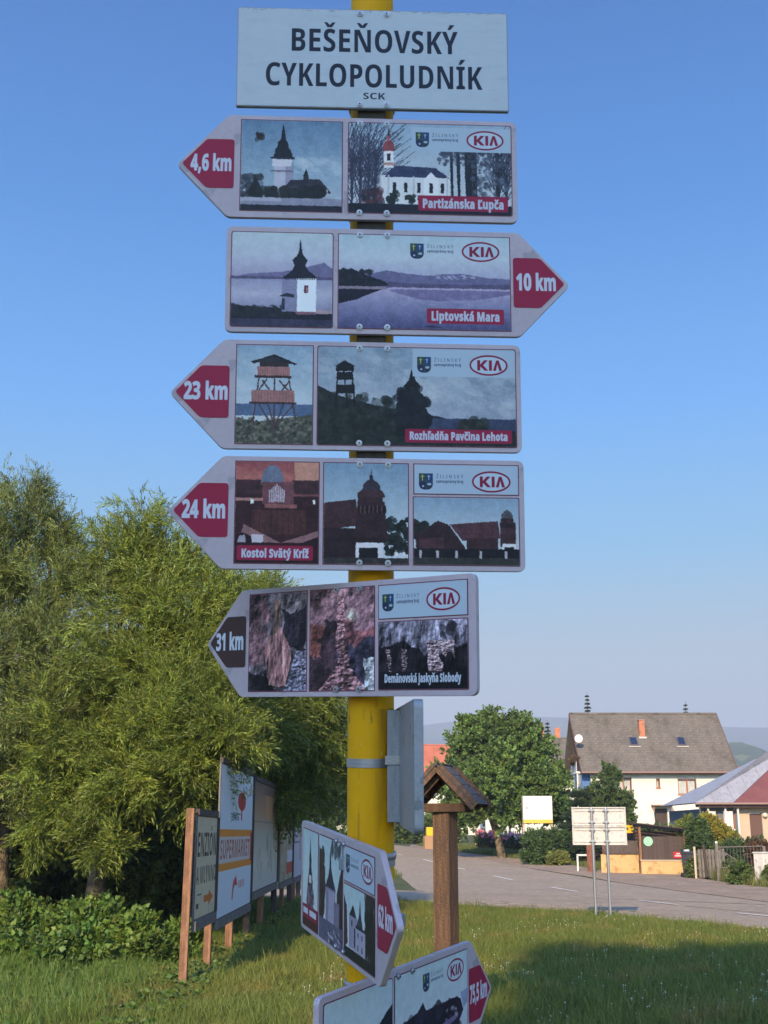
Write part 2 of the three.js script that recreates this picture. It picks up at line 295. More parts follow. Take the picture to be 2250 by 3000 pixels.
tree('willow_tree', 'shaded dark willow behind the middle hoardings', 'tree', [-2.9, 0, -25.0], [[-2.6, 6.1, -24, .9], [-2.28, 5.4, -24, .9], [-1.97, 4.83, -24, 1.2], [-2.40, 3.72, -23, 1.0], [-1.64, 3.80, -25, 1.2], [-1.81, 2.76, -25, 1.0], [-1.34, 3.05, -27, .9], [-2.14, 2.3, -24.5, .7], [-1.41, 4.19, -26, .9], [-3.2, 4.6, -24, 1.3]],
  SPRIG, willowMat, 9000, .13, { seed: 15, lift: .1, droop: .7, shell: .4 });
tree('shrub_thicket', 'dark dense thicket filling the shade under the willows', 'thicket', [-5, 0, -23.5], [[-4.07, 1.40, -22.9, 1.6], [-5.45, 1.23, -23.4, 1.6], [-3.75, 2.27, -24.4, 1.6], [-3.3, 2.02, -26, 1.3], [-6.46, 1.25, -22.6, 1.7], [-7.6, 1.27, -22, 1.7], [-4.18, .5, -22.4, 1.0], [-3.6, .98, -23.6, 1.2], [-9, 1.5, -22, 1.8], [-6, 3.4, -24, 2], [-4.4, 3.6, -24.5, 1.6]],
  BROAD, leafMat(.13, .18, .04, .34, .5), 11000, .1, { seed: 21, shell: .3 });
const brambleMat = leafMat(.125, .20, .036, .34, .5);
[['low leafy bramble spilling over the grass below the willows', [[-3.9, .34, -16.9, .42], [-3.3, .2, -16.6, .34], [-3.7, .12, -15.8, .28], [-3.05, .13, -16.1, .26], [-2.85, .16, -17.0, .26], [-4.1, .1, -15.5, .22]]],
  ['ragged nettle patch under the tall willow trunk', [[-5.2, .34, -18.1, .42], [-4.5, .18, -17.3, .34], [-5.6, .16, -17.0, .32], [-6.4, .34, -17.8, .42], [-4.8, .1, -16.5, .26]]]].forEach(([label, lobes], i) => {
  const t = thing('bramble_bush', label, 'bush'); const r = rng(300 + i);
  for (const l of lobes) mesh('stem', [0, 1, 2].map((k) => limb([V(l[0], -.03, l[2]), V(l[0] + (r() - .5) * .3, l[1] * .6, l[2] + (r() - .5) * .3), V(l[0] + (r() - .5) * .7, l[1] + l[3] * .5, l[2] + (r() - .5) * .6)], .008, .003, 5)), barkMat, t);
  foliage(t, 'foliage', BUSH, brambleMat, lobes, 620 * lobes.length, { seed: 31 + i, shell: .3, minY: .02, ragged: .6, size: [.7, 1.7], tone: [.6, 1.45], warm: .2, bunch: 6 });
  rebase(t, [lobes[0][0], 0, lobes[0][2]]);
});
// trees behind the camera whose shade lies over the signpost and the lawn
tree('lime_tree', 'large lime tree behind the viewer shading the signpost', 'tree', [-6.2, 0, 19.4], [[-5.4, 14.9, 18.2, 2.3], [-5.5, 12.8, 18.4, 1.9], [-4.4, 17.1, 18.4, 2.0], [-7.0, 14.1, 19.4, 1.7], [-5.2, 19.6, 19.8, 1.9], [-3.8, 19.4, 19.8, 2.0]], FAR, leafMat(.07, .12, .03), 10500, .3, { seed: 55, shell: .25 }, 'trees behind the viewer');
tree('lime_tree', 'second lime tree behind the viewer shading the lawn', 'tree', [-1.6, 0, 20], [[-2.6, 16.4, 19.2, 2.2], [-1.0, 17.9, 19.6, 2.2], [-1.4, 15.1, 19.8, 1.9], [.6, 19.1, 20, 2.1], [1.6, 17.1, 20, 2]], FAR, leafMat(.07, .12, .03), 7000, .3, { seed: 58, shell: .25 }, 'trees behind the viewer');
tree('lime_tree', 'third lime tree behind the viewer shading the lawn edge', 'tree', [-11.4, 0, 21], [[-11.6, 14.6, 20, 1.9], [-10.2, 15.2, 20.3, 1.6], [-12.8, 15.4, 20.5, 1.7], [-11.4, 12.6, 20.4, 1.5]], FAR, leafMat(.07, .12, .03), 4800, .28, { seed: 59, shell: .25 }, 'trees behind the viewer');
// ── village trees ──
const walnutMat = leafMat(.125, .195, .042, .34, .5);
tree('walnut_tree', 'big round walnut tree in front of the red roofed house', 'tree', [5.9, .4, -61], [[5.99, 6.04, -62, 1.5], [4.31, 5.8, -62, 1.0], [7.41, 5.57, -62, 1.3], [3.51, 4.13, -61, 1.1], [5.52, 4.0, -60.4, 1.6], [7.94, 3.9, -61, 1.3], [3.92, 2.76, -60.5, 1.1], [6.17, 2.9, -60, 1.1], [8.75, 3.02, -62, .9], [5.3, 6.98, -62, .8], [6.97, 6.86, -62, .7], [4.2, 7.0, -62, .45], [7.7, 6.7, -62, .4]],
  FAR, walnutMat, 8500, .22, { seed: 66, shell: .5, ragged: .55, minY: .3, tone: [.6, 1.45], size: [.6, 1.2], bunch: 7, reachLen: 1.0 });
tree('apple_tree', 'slim fruit tree against the cream house wall', 'tree', [13.0, .7, -70], [[12.86, 4.0, -70, .85], [13.76, 3.3, -70, .75], [13.17, 5.0, -70, .5, 1.3], [12.28, 3.1, -70, .8], [13.9, 2.3, -70, .6], [11.6, 3.6, -70, .6]], FAR, leafMat(.09, .14, .035, .3), 1900, .09, { seed: 71, size: [.5, .9], minY: .3 });
// ── conifers: tiers of drooping boughs ──
const needleMat = leafMat(.035, .06, .026, .1, .8), farNeedle = leafMat(.03, .05, .026, .1, .8);
const BOUGH = [0, 1].map((k) => { const r = rng(120 + k), L = []; for (let i = 0; i < 26; i++) { const t = i / 26, g = leaf(.16 * (1.1 - t * .6), .018, .4, .1, .4); g.rotateX(.9 - t * .5); g.rotateY(i * 2.4 + r()); g.translate(0, t * .5, -t * t * .1); L.push(g.toNonIndexed()); } return mergeGeometries(L); });
function conifer(name, label, base, h, rad, count, material, seed, group, size = [.8, 1.3], low = .04) {
  const t = thing(name, label, 'tree', base, 0, group), r = rng(seed);
  mesh('trunk', cyl(h * .025 + .03, .015, h * 1.02, 0, h * .5, 0, 8), barkMat, t);
  const M = new THREE.Matrix4(), q = new THREE.Quaternion(), tiers = Math.max(7, Math.round(h * 2.4)), im = new THREE.InstancedMesh(BOUGH[seed % 2], material, count), c = new THREE.Color();
  for (let i = 0; i < count; i++) {
    const k = Math.floor(Math.pow(r(), 1.15) * tiers), u = low + (1 - low) * (k + .35 * r()) / tiers, R = rad * Math.pow(1 - u, .85) * (.75 + .35 * Math.sin(k * 2.3 + seed)), a = r() * 6.283, f = Math.pow(r(), .6), lobe = .75 + .25 * Math.sin(a * 5 + k * 1.7);
    const rr = R * f * lobe, p = V(Math.cos(a) * rr, u * h - f * R * .28, Math.sin(a) * rr), d = V(Math.cos(a), -.12 + (r() - .5) * .5, Math.sin(a)).normalize();
    q.setFromUnitVectors(V(0, 1, 0), d); const s = (size[0] + r() * (size[1] - size[0])) * (.35 + .65 * (1 - u)); im.setMatrixAt(i, M.compose(p, q, V(s, s, s))); const v = .75 + r() * .5; im.setColorAt(i, c.setRGB(v, v, v));
  }
  im.name = 'crown'; im.userData.kind = 'stuff'; im.castShadow = im.receiveShadow = true; t.add(im); return t;
}
conifer('yew_tree', 'wide dark spruce behind the trimmed hedge', [9.2, .36, -57.2], 3.5, 2.1, 3000, needleMat, 4, undefined, [.9, 1.5]);
conifer('spruce_tree', 'dark spruce tip rising above the left of the mottled roof', [22.4, 2, -131], 14.6, 2.0, 5200, farNeedle, 5, undefined, [.7, 1.25]);
conifer('spruce_tree', 'small spruce tip above the right of the mottled roof', [33.2, 2, -131], 13.6, 1.5, 3600, farNeedle, 6, undefined, [.7, 1.25]);
conifer('spruce_tree', 'slender spruce tip behind the neighbouring brown roof', [17.9, 2, -131], 11.6, 1.6, 3600, farNeedle, 7, undefined, [.7, 1.25]);
// ── hedge, bushes, flowers across the road ──
{
  const h = thing('hedge', 'clipped dark green hedge below the white hoarding', 'hedge', [7.75, .33, -56.4], .55), r = rng(140), lobes = [];
  for (let i = 0; i < 7; i++) for (let j = 0; j < 2; j++) lobes.push([-1.15 + i * .39, .4 + j * .55, 0, .46]);
  for (let i = 0; i < 7; i++) mesh('stem', limb([V(-1.15 + i * .39, -.1, 0), V(-1.1 + i * .39, .4, r() * .1), V(-1.15 + i * .39, .95, 0)], .03, .012, 6), barkMat, h);
  foliage(h, 'foliage', BROAD, leafMat(.075, .13, .035, .3), lobes, 4200, { seed: 141, shell: .45, minY: -40, ragged: .15 });
}
function bush(label, lobes, m, count, seed, geos = BROAD, opt = {}) {
  const t = thing('garden_bush', label, 'bush'), r = rng(seed), [x, , z] = lobes[0], y = H(x, z);
  mesh('stem', lobes.map((l) => limb([V(x, y - .05, z), V((x + l[0]) / 2, (y + l[1]) / 2, (z + l[2]) / 2), V(l[0], l[1], l[2])], .035, .012, 6)), barkMat, t);
  foliage(t, 'foliage', geos, m, lobes, count, { seed, shell: .35, ...opt }); return rebase(t, [x, y, z]);
}
bush('dark rounded bush behind the brown kiosk board', [[13.88, 1.2, -60, .8], [13.2, 1.3, -61.5, .75], [14.8, 1.1, -60, .7]], leafMat(.075, .12, .035), 2600, 150, FAR, { size: [.4, .8] });
bush('golden yellow conifer bush beside the tiled house garden', [[13.28, 1.6, -49, .6], [13.0, 1.15, -49.4, .6], [13.75, 1.15, -48.8, .55], [13.03, 2.05, -49, .35]], leafMat(.30, .27, .035, .3), 2400, 151, BUSH, { size: [1.1, 1.8] });
bush('yellow green bush against the kiosk end', [[12.6, 1.75, -50.5, .55], [12.5, 1.1, -50.3, .5], [12.95, 1.2, -50.6, .5]], leafMat(.19, .22, .035, .3), 1700, 152, BUSH, { size: [1.1, 1.8] });
bush('deep green bush standing right beside the kiosk', [[12.45, 1.2, -48.3, .5], [12.5, 1.7, -48.5, .4], [12.4, .6, -48.2, .45]], leafMat(.075, .125, .035), 1900, 153);
bush('long low hedge bush behind the wire gate', [[13.2, .9, -46.6, .6, .7], [14.2, .9, -46.9, .6, .7], [15.3, .9, -47, .6, .7], [16.3, .9, -47, .6, .7]], leafMat(.08, .125, .035), 3000, 154);
bush('reddish brown shrub hanging over the gate end', [[13.5, .95, -44.3, .42], [13.9, .8, -44.2, .4], [13.4, .5, -44.4, .4]], leafMat(.16, .085, .04, .3), 1500, 155, BUSH, { size: [1, 1.6] });
bush('weedy green shrub beside the white pillar', [[11.75, .3, -40.9, .36], [12.0, .2, -41.3, .36], [12.75, .2, -40, .4], [13.3, .2, -40.3, .4]], leafMat(.10, .15, .035, .3), 1500, 156, BUSH, { size: [1, 1.6] });
bush('pale yellow green clump at the hedge foot', [[7.7, .55, -55.2, .32], [8.0, .5, -55.2, .28]], leafMat(.2, .22, .05, .3), 500, 157, BUSH, { size: [1, 1.6] });
bush('tall roadside weeds beside the bin', [[11.6, .35, -45.9, .35, 1.2], [12.2, .35, -45.6, .4, 1.2], [12.6, .3, -44.6, .35]], leafMat(.13, .17, .04, .3), 1300, 158, BUSH, { size: [1, 1.6] });
for (const [label, lobes, m, n, s] of [
  ['leafy tree far down the road behind the hoardings', [[-3.6, 3.0, -62, 1.3], [-2.9, 1.9, -62, .9], [-3.9, 5.2, -70, 2.0], [-2.6, 4.3, -72, 1.6], [-5.5, 4, -66, 2.2]], leafMat(.085, .13, .035), 4200, 160],
  ['spreading tree left of the far road bend', [[-6.5, 4.2, -74, 2.4], [-9, 3.6, -70, 2.4], [-11.5, 4.2, -72, 2.6]], leafMat(.07, .115, .03), 4200, 161]]) {
  const b = [lobes[0][0], H(0, lobes[0][2]), lobes[0][2]]; tree('roadside_tree', label, 'tree', b, lobes, FAR, m, n, .16, { seed: s, shell: .4 });
}
bush('bright green hedge before the red roofed house', [[1.6, 1.8, -84, .9], [2.8, 2.0, -85, 1.1], [4.2, 2.2, -86, 1.3], [.6, 1.9, -86, 1.0], [-.8, 2.0, -88, 1.2]], leafMat(.13, .19, .04), 3000, 159, FAR, { size: [.5, .9] });
{ // pink and white phlox along the far fence
  const t = thing('flower_bed', 'bed of pink and white phlox along the far fence', 'flowers'), lobes = []; for (let i = 0; i < 9; i++) lobes.push([5.7 + i * .3, 1.25 - i * .02, -71.6 + i * .28, .36]);
  foliage(t, 'foliage', BUSH, leafMat(.06, .10, .03), lobes, 2200, { seed: 170, size: [1.1, 1.8] });
  const pet = [leaf(.1, .05, .1, .1)], hi = lobes.map((l) => [l[0], l[1] + .2, l[2] + .1, .34]);
  foliage(t, 'blossom', pet, mat({ color: lin(.62, .22, .36) }), hi, 900, { seed: 171, size: [1, 1.8], tone: [.7, 1.5], warm: .3 });
  foliage(t, 'blossom', pet, mat({ color: lin(.75, .68, .66) }), hi.slice(4), 330, { seed: 172, size: [1, 1.8] });
  rebase(t, [6.9, H(0, -70.5), -70.5]);
}
// ───────────── grass ─────────────
function edgeZ(x) { for (let i = 1; i < grassEdge.length; i++) if (x <= grassEdge[i][0]) { const [a, b] = [grassEdge[i - 1], grassEdge[i]]; return a[1] + (b[1] - a[1]) * (x - a[0]) / (b[0] - a[0]); } return -1; }
function tuft(n, h, w, spread, seed) {
  const r = rng(seed), P = [], I = [];
  for (let i = 0; i < n; i++) {
    const a = r() * 6.283, d = Math.sqrt(r()) * spread, x = Math.cos(a) * d, z = Math.sin(a) * d, t = r() * 6.283, hh = h * (.55 + r() * .75), lean = hh * (.15 + r() * .55), lx = Math.cos(t) * lean, lz = Math.sin(t) * lean, b = r() * 6.283, wx = Math.cos(b) * w, wz = Math.sin(b) * w, k = P.length / 3;
    P.push(x - wx, -.01, z - wz, x + wx, -.01, z + wz, x - wx * .8 + lx * .35, hh * .6, z - wz * .8 + lz * .35, x + wx * .8 + lx * .35, hh * .6, z + wz * .8 + lz * .35, x + lx, hh, z + lz);
    I.push(k, k + 1, k + 3, k, k + 3, k + 2, k + 2, k + 3, k + 4);
  }
  const g = new THREE.BufferGeometry(); g.setAttribute('position', new THREE.Float32BufferAttribute(P, 3)); g.setIndex(I); g.computeVertexNormals(); return g;
}
const grassMat = leafMat(.14, .19, .034, .35, .6);
function sow(name, label, geo, material, count, place, tint, seed) {
  const r = rng(seed), im = new THREE.InstancedMesh(geo, material, count), M = new THREE.Matrix4(), q = new THREE.Quaternion(), c = new THREE.Color(); let n = 0, tries = 0;
  while (n < count && tries++ < count * 12) {
    const s = place(r); if (!s) continue; const [x, z, k] = s;
    q.setFromAxisAngle(V(0, 1, 0), r() * 6.283); im.setMatrixAt(n, M.compose(V(x, H(x, z), z), q, V(k, k * (.8 + r() * .4), k)));
    const t = tint(x, z, r); im.setColorAt(n, c.setRGB(...t)); n++;
  }
  im.count = n; im.name = numbered(name); im.castShadow = im.receiveShadow = true; scene.add(im); return tag(im, label, 'grass', null, 'stuff');
}
const nz = (x, z, s) => N1[(Math.floor(((x * s) % 1 + 1) % 1 * 512)) + 512 * Math.floor(((z * s) % 1 + 1) % 1 * 512)];
const viewX = (z, r, m = 1.6) => (r() * 2 - 1) * (.345 * -z + m);
const lawnTint = (x, z, r) => { const p = nz(x, z, .11), d = nz(x + 3, z, .31), v = .7 + r() * .55, y = Math.max(0, (p - .5) * 2.4), b = Math.max(0, (d - .56) * 5); return [v * (1.04 + y * .6 + b * 1.2), v * (1 + y * .15 + b * .2), v * (1 + b * 1.2)]; };
sow('lawn_grass', 'short mown lawn grass around the signpost', tuft(10, .062, .0028, .075, 1), grassMat, 110000, (r) => { const z = -9.5 - Math.pow(r(), 1.25) * 23, x = viewX(z, r); return z < edgeZ(x) + .05 + nz(x, z, .7) * .5 || nz(x + 9, z + 4, .23) < .3 && r() < .5 ? null : [x, z, (.75 + r() * .6) * (z < -18 ? 1.25 : 1)]; }, lawnTint, 201);
sow('lawn_grass', 'longer tufts standing in the lawn', tuft(12, .125, .003, .06, 2), grassMat, 11000, (r) => { const z = -9.5 - Math.pow(r(), 1.2) * 22, x = viewX(z, r); const k = nz(x, z, .17); return z < edgeZ(x) - .1 || k < .5 ? null : [x, z, .7 + r() * .8]; }, lawnTint, 202);
sow('tall_grass', 'tall unmown grass along the willows and hoardings', tuft(14, .17, .0035, .11, 3), leafMat(.12, .20, .034, .38, .55), 13000, (r) => { const z = -10.5 - r() * 19, x = -1.3 - Math.pow(r(), .8) * 7; const lim = -3.3 + nz(x, z, .4) * 1.2; return x < -.37 * -z - 2 || x > lim && r() < .93 || (z > -13 && x > -2.4) ? null : [x, z, (.45 + r() * .8) * (x > lim ? .5 : 1)]; }, (x, z, r) => { const v = .75 + r() * .5; return [v * (1 + (nz(x, z, .2) - .5) * .6), v, v * .9]; }, 203);
sow('verge_grass', 'verge grass on the far side of the road', tuft(10, .16, .008, .16, 4), leafMat(.13, .175, .04, .35, .6), 9000, (r) => {
  const t = r(), z = -46 - t * 34, x = -4 + r() * 16; // far strip behind the pavement
  let b = null; for (let i = 1; i < farBack.length; i++) if (z <= farBack[i - 1][1] && z >= farBack[i][1]) b = farBack[i - 1][0] + (farBack[i][0] - farBack[i - 1][0]) * (z - farBack[i - 1][1]) / (farBack[i][1] - farBack[i - 1][1]);
  if (b !== null && x > b + .1 && x < b + 3.2) return [x, z, .7 + r() * .6];
  let l = null; for (let i = 1; i < roadFarL.length; i++) if (z <= roadFarL[i - 1][1] && z >= roadFarL[i][1]) l = roadFarL[i - 1][0] + (roadFarL[i][0] - roadFarL[i - 1][0]) * (z - roadFarL[i - 1][1]) / (roadFarL[i][1] - roadFarL[i - 1][1]);
  return l !== null && x < l - .1 && x > l - 4 ? [x, z, .7 + r() * .6] : null;
}, (x, z, r) => { const v = .75 + r() * .5; return [v * 1.1, v, v]; }, 204);
sow('verge_grass', 'rough weeds along the garden fence', tuft(12, .4, .008, .2, 5), leafMat(.15, .18, .05, .35, .6), 1600, (r) => { const z = -39 - r() * 11, x = 11.9 + r() * 4; return [x, z, .4 + r() * .8]; }, (x, z, r) => { const v = .7 + r() * .6; return [v * 1.15, v, v]; }, 205);
{ // clover heads
  const g = []; for (let i = 0; i < 7; i++) { const p = leaf(.012, .005, .2, .2); p.rotateX(.5 + (i % 2) * .4); p.rotateY(i * .9); p.translate(0, .085, 0); g.push(p.toNonIndexed()); } g.push(cyl(.001, .001, .1, 0, .05, 0, 4).toNonIndexed());
  for (const q of g) q.deleteAttribute('uv');
  const f = sow('clover_flower', 'white clover heads scattered in the lawn', mergeGeometries(g), mat({ color: lin(.62, .62, .54) }), 800, (r) => { const z = -9.8 - r() * 15, x = viewX(z, r); return x < -1 || z < edgeZ(x) + .3 || nz(x + 1, z, .21) < .54 ? null : [x, z, .7 + r() * .6]; }, (x, z, r) => { const v = .8 + r() * .3; return [v, v, v * .95]; }, 206); f.userData.category = 'flowers';
}
sow('lawn_weeds', 'broad leaved weeds among the grass', BUSH[0].clone().scale(1, .55, 1), leafMat(.10, .17, .035, .3, .55), 5200, (r) => { const z = -9.8 - Math.pow(r(), 1.1) * 18, x = viewX(z, r), left = x < -1.9; return z < edgeZ(x) + .2 || nz(x + 2, z + 5, .19) < (left ? .42 : .56) || !left && r() < .4 ? null : [x, z, (left ? 1.1 : .55) * (.6 + r() * .8)]; }, (x, z, r) => { const v = .7 + r() * .6; return [v * (.9 + r() * .35), v, v * .9]; }, 207);
// ───────────── the signpost and its boards ─────────────
const AX = V(-.03715, EYE, -3.39352), LEAN = new THREE.Quaternion().setFromEuler(new THREE.Euler(.10217, 0, 0));
const onPole = (y, x = 0, z = 0) => V(x, y, z).applyQuaternion(LEAN).add(AX);
const PR = .0655;
const yellowMat = new THREE.MeshPhysicalMaterial({ specularIntensity: .35, map: tex(512, (i, x, y) => {
  const k = ((y >> 3) % 512) * 512 + x; let c = mix([.72, .345, .003], [.84, .425, .004], N1[i]);
  const ks = ((y >> 4) % 512) * 512 + x; c = mix(c, [.34, .17, .02], (N2[k] - .60) * 3); c = mix(c, [.26, .14, .03], (N3[ks] - .72) * 3.5); c = mix(c, [.16, .09, .03], (N2[((y * 512) + x * 3 + 4000) % N2.length] - .80) * 14); c = mix(c, [.70, .50, .12], (N3[i] - .80) * 9); return c;
}, 1), roughness: .6, bumpMap: bumpTex(.4, N2), bumpScale: .0012 });
const steelMat = mat({ map: patchy([.36, .37, .38], [.46, .47, .48], .5, { fine: .12 }), roughness: .38, metalness: .75 });
const aluMat = mat({ map: patchy([.25, .265, .275], [.32, .335, .345], .5, { c: [.19, .2, .205], fine: .1, cut: .66 }), roughness: .5, metalness: .35 });
const darkMat = mat({ color: lin(.02, .02, .022), roughness: .7 });
const plateMat = mat({ map: patchy([.475, .385, .395], [.54, .44, .45], .7, { c: [.38, .32, .33], fine: .06, cut: .67 }), roughness: .45 });
const edgeMat = mat({ color: lin(.30, .30, .32), roughness: .5, metalness: .3 });
function printMat(canvas) { const t = new THREE.CanvasTexture(canvas); t.colorSpace = THREE.SRGBColorSpace; t.magFilter = THREE.LinearFilter; t.anisotropy = 8; return new THREE.MeshPhysicalMaterial({ map: t, roughness: .42, specularIntensity: .45, side: THREE.DoubleSide }); }
function canvas(w, h, fill) { const c = document.createElement('canvas'); c.width = w; c.height = h; const g = c.getContext('2d'); g.fillStyle = fill; g.fillRect(0, 0, w, h); return [c, g]; }
// text squeezed to run from x0 to x1 with capitals from top to base
function fit(g, s, x0, x1, top, base, fill, heavy = 0, font = 'bold') {
  const px = (base - top) / .714; g.save(); g.font = `${font} ${px}px sans-serif`; g.textBaseline = 'alphabetic'; const w = g.measureText(s).width; g.translate(x0, base); g.scale((x1 - x0) / w, 1); g.fillStyle = fill; g.fillText(s, 0, 0);
  if (heavy) { g.strokeStyle = fill; g.lineWidth = heavy * px; g.lineJoin = 'round'; g.strokeText(s, 0, 0); } g.restore();
}
// little brush set for the printed photographs; points run 0..1 over the picture
function brush(g, X, Y, W, Hh, seed) {
  const r = rng(seed), o = {
    poly(pts, f) { g.fillStyle = f; g.beginPath(); pts.forEach(([x, y], i) => (i ? g.lineTo(X + x * W, Y + y * Hh) : g.moveTo(X + x * W, Y + y * Hh))); g.closePath(); g.fill(); },
    rect(x0, y0, x1, y1, f) { o.poly([[x0, y0], [x1, y0], [x1, y1], [x0, y1]], f); },
    grad(y0, y1, stops) { const q = g.createLinearGradient(0, Y + y0 * Hh, 0, Y + y1 * Hh); stops.forEach((c, i) => q.addColorStop(i / (stops.length - 1), c)); g.fillStyle = q; g.fillRect(X, Y + y0 * Hh, W, (y1 - y0) * Hh); },
    blot(x0, y0, x1, y1, n, s, cols, al = 1, flat = 1) { for (let i = 0; i < n; i++) { g.globalAlpha = al * (.5 + r() * .5); g.fillStyle = cols[Math.floor(r() * cols.length)]; g.beginPath(); const q = s * W * (.4 + r()); g.ellipse(X + (x0 + r() * (x1 - x0)) * W, Y + (y0 + r() * (y1 - y0)) * Hh, q, q * flat, r() * .6, 0, 6.3); g.fill(); } g.globalAlpha = 1; },
    line(pts, f, w) { g.strokeStyle = f; g.lineWidth = w * W; g.lineJoin = 'round'; g.beginPath(); pts.forEach(([x, y], i) => (i ? g.lineTo(X + x * W, Y + y * Hh) : g.moveTo(X + x * W, Y + y * Hh))); g.stroke(); },
    bare(x, y0, y1, wd, f) { for (let k = 0; k < 60; k++) { const a = -1.57 + (r() - .5) * 1.9, L = (y0 - y1) * (.25 + r() * .7), by = y0 - (y0 - y1) * r() * .6; o.line([[x + (r() - .5) * .01, by], [x + Math.cos(a) * L * wd * .5, by + Math.sin(a) * L * .5], [x + Math.cos(a + .3) * L * wd, by + Math.sin(a) * L * .9]], f, .003); } o.line([[x, y0], [x + .005, y1 + .3 * (y0 - y1)]], f, .014); },
    dome(cx, y, w, h, f) { g.fillStyle = f; g.beginPath(); const x = X + cx * W, b = Y + y * Hh, a = w * W, q = h * Hh; g.moveTo(x - a, b); g.bezierCurveTo(x - a * 1.5, b - q * .6, x - a * .2, b - q * .75, x, b - q); g.bezierCurveTo(x + a * .2, b - q * .75, x + a * 1.5, b - q * .6, x + a, b); g.closePath(); g.fill(); }, r };
  return o;
}
// makes the painted scene read as a printed photograph: ragged outlines, mottled tones, fine grain, faded inks
let frame = 0;
function develop(g, x0, y0, w, h) {
  const src = g.getImageData(x0, y0, w, h), out = g.createImageData(w, h), r = rng(900 + ++frame), o = frame * 1237;
  for (let y = 0; y < h; y++) for (let x = 0; x < w; x++) {
    const k = ((y * 3 + o) % 512) * 512 + (x * 3 + o) % 512, k2 = ((y * 3 + o + 200) % 512) * 512 + (x * 3 + 77) % 512, m = ((y * 2 + o) % 512) * 512 + (x * 2 + 31 * frame) % 512;
    const sx = Math.min(w - 1, Math.max(0, Math.round(x + (N3[k] - .5) * 4 + (N2[k] - .5) * 3))), sy = Math.min(h - 1, Math.max(0, Math.round(y + (N3[k2] - .5) * 4 + (N2[k2] - .5) * 3))), i = (sy * w + sx) * 4, j = (y * w + x) * 4;
    const L = (src.data[i] + src.data[i + 1] + src.data[i + 2]) / 765, dark = 1 - L, t = 1 + (N2[m] - .5) * (.02 + .8 * dark * dark) + (N3[m] - .5) * (.01 + .6 * dark * dark) + (r() - .5) * .03;
    for (let c = 0; c < 3; c++) out.data[j + c] = Math.min(255, 300 * Math.pow((src.data[i + c] * .72 + L * 255 * .28) * [1.05, 1.0, .94][c] * t / 255, 1.22) + 4);
    out.data[j + 3] = 255;
  }
  g.putImageData(out, x0, y0);
}
function rock(g, X, Y, W, Hh, seed, inside, tint, stretch = 1, k = 2.2) { // craggy stone, lit from its upper left as in a photograph of a cave wall
  X = Math.round(X); Y = Math.round(Y); W = Math.round(W); Hh = Math.round(Hh); const d = g.getImageData(X, Y, W, Hh), f = (x, y) => { const xi = ((Math.floor(x * k) + seed * 97) % 512 + 512) % 512, yi = ((Math.floor(y * k / stretch) + seed * 61) % 512 + 512) % 512; return N2[yi * 512 + xi] + .5 * N1[((yi * 2) % 512) * 512 + (xi * 2) % 512]; };
  for (let y = 0; y < Hh; y++) for (let x = 0; x < W; x++) {
    const q = (y * 2 + seed * 83) % 512 * 512 + (x * 2 + seed * 57) % 512, q2 = (y * 2 + seed * 31 + 250) % 512 * 512 + (x * 2 + 99) % 512, du = N1[q] - .5, dv = N1[q2] - .5, a = inside(x / W + du * .16, y / Hh + dv * .1); if (a <= 0) continue; const h = f(x, y), s = Math.max(.16, .6 + (h - f(x + 4, y + 4)) * 1.1 + (h - .75) * .55 + (N1[((y + seed * 40) % 512) * 512 + (x + seed * 90) % 512] - .5) * 1.5), i = (y * W + x) * 4, t = tint(x / W + du * .6, y / Hh + dv * .5);
    for (let c = 0; c < 3; c++) d.data[i + c] = d.data[i + c] * (1 - a) + a * Math.min(255, t[c] * s);
  }
  g.putImageData(d, X, Y);
}
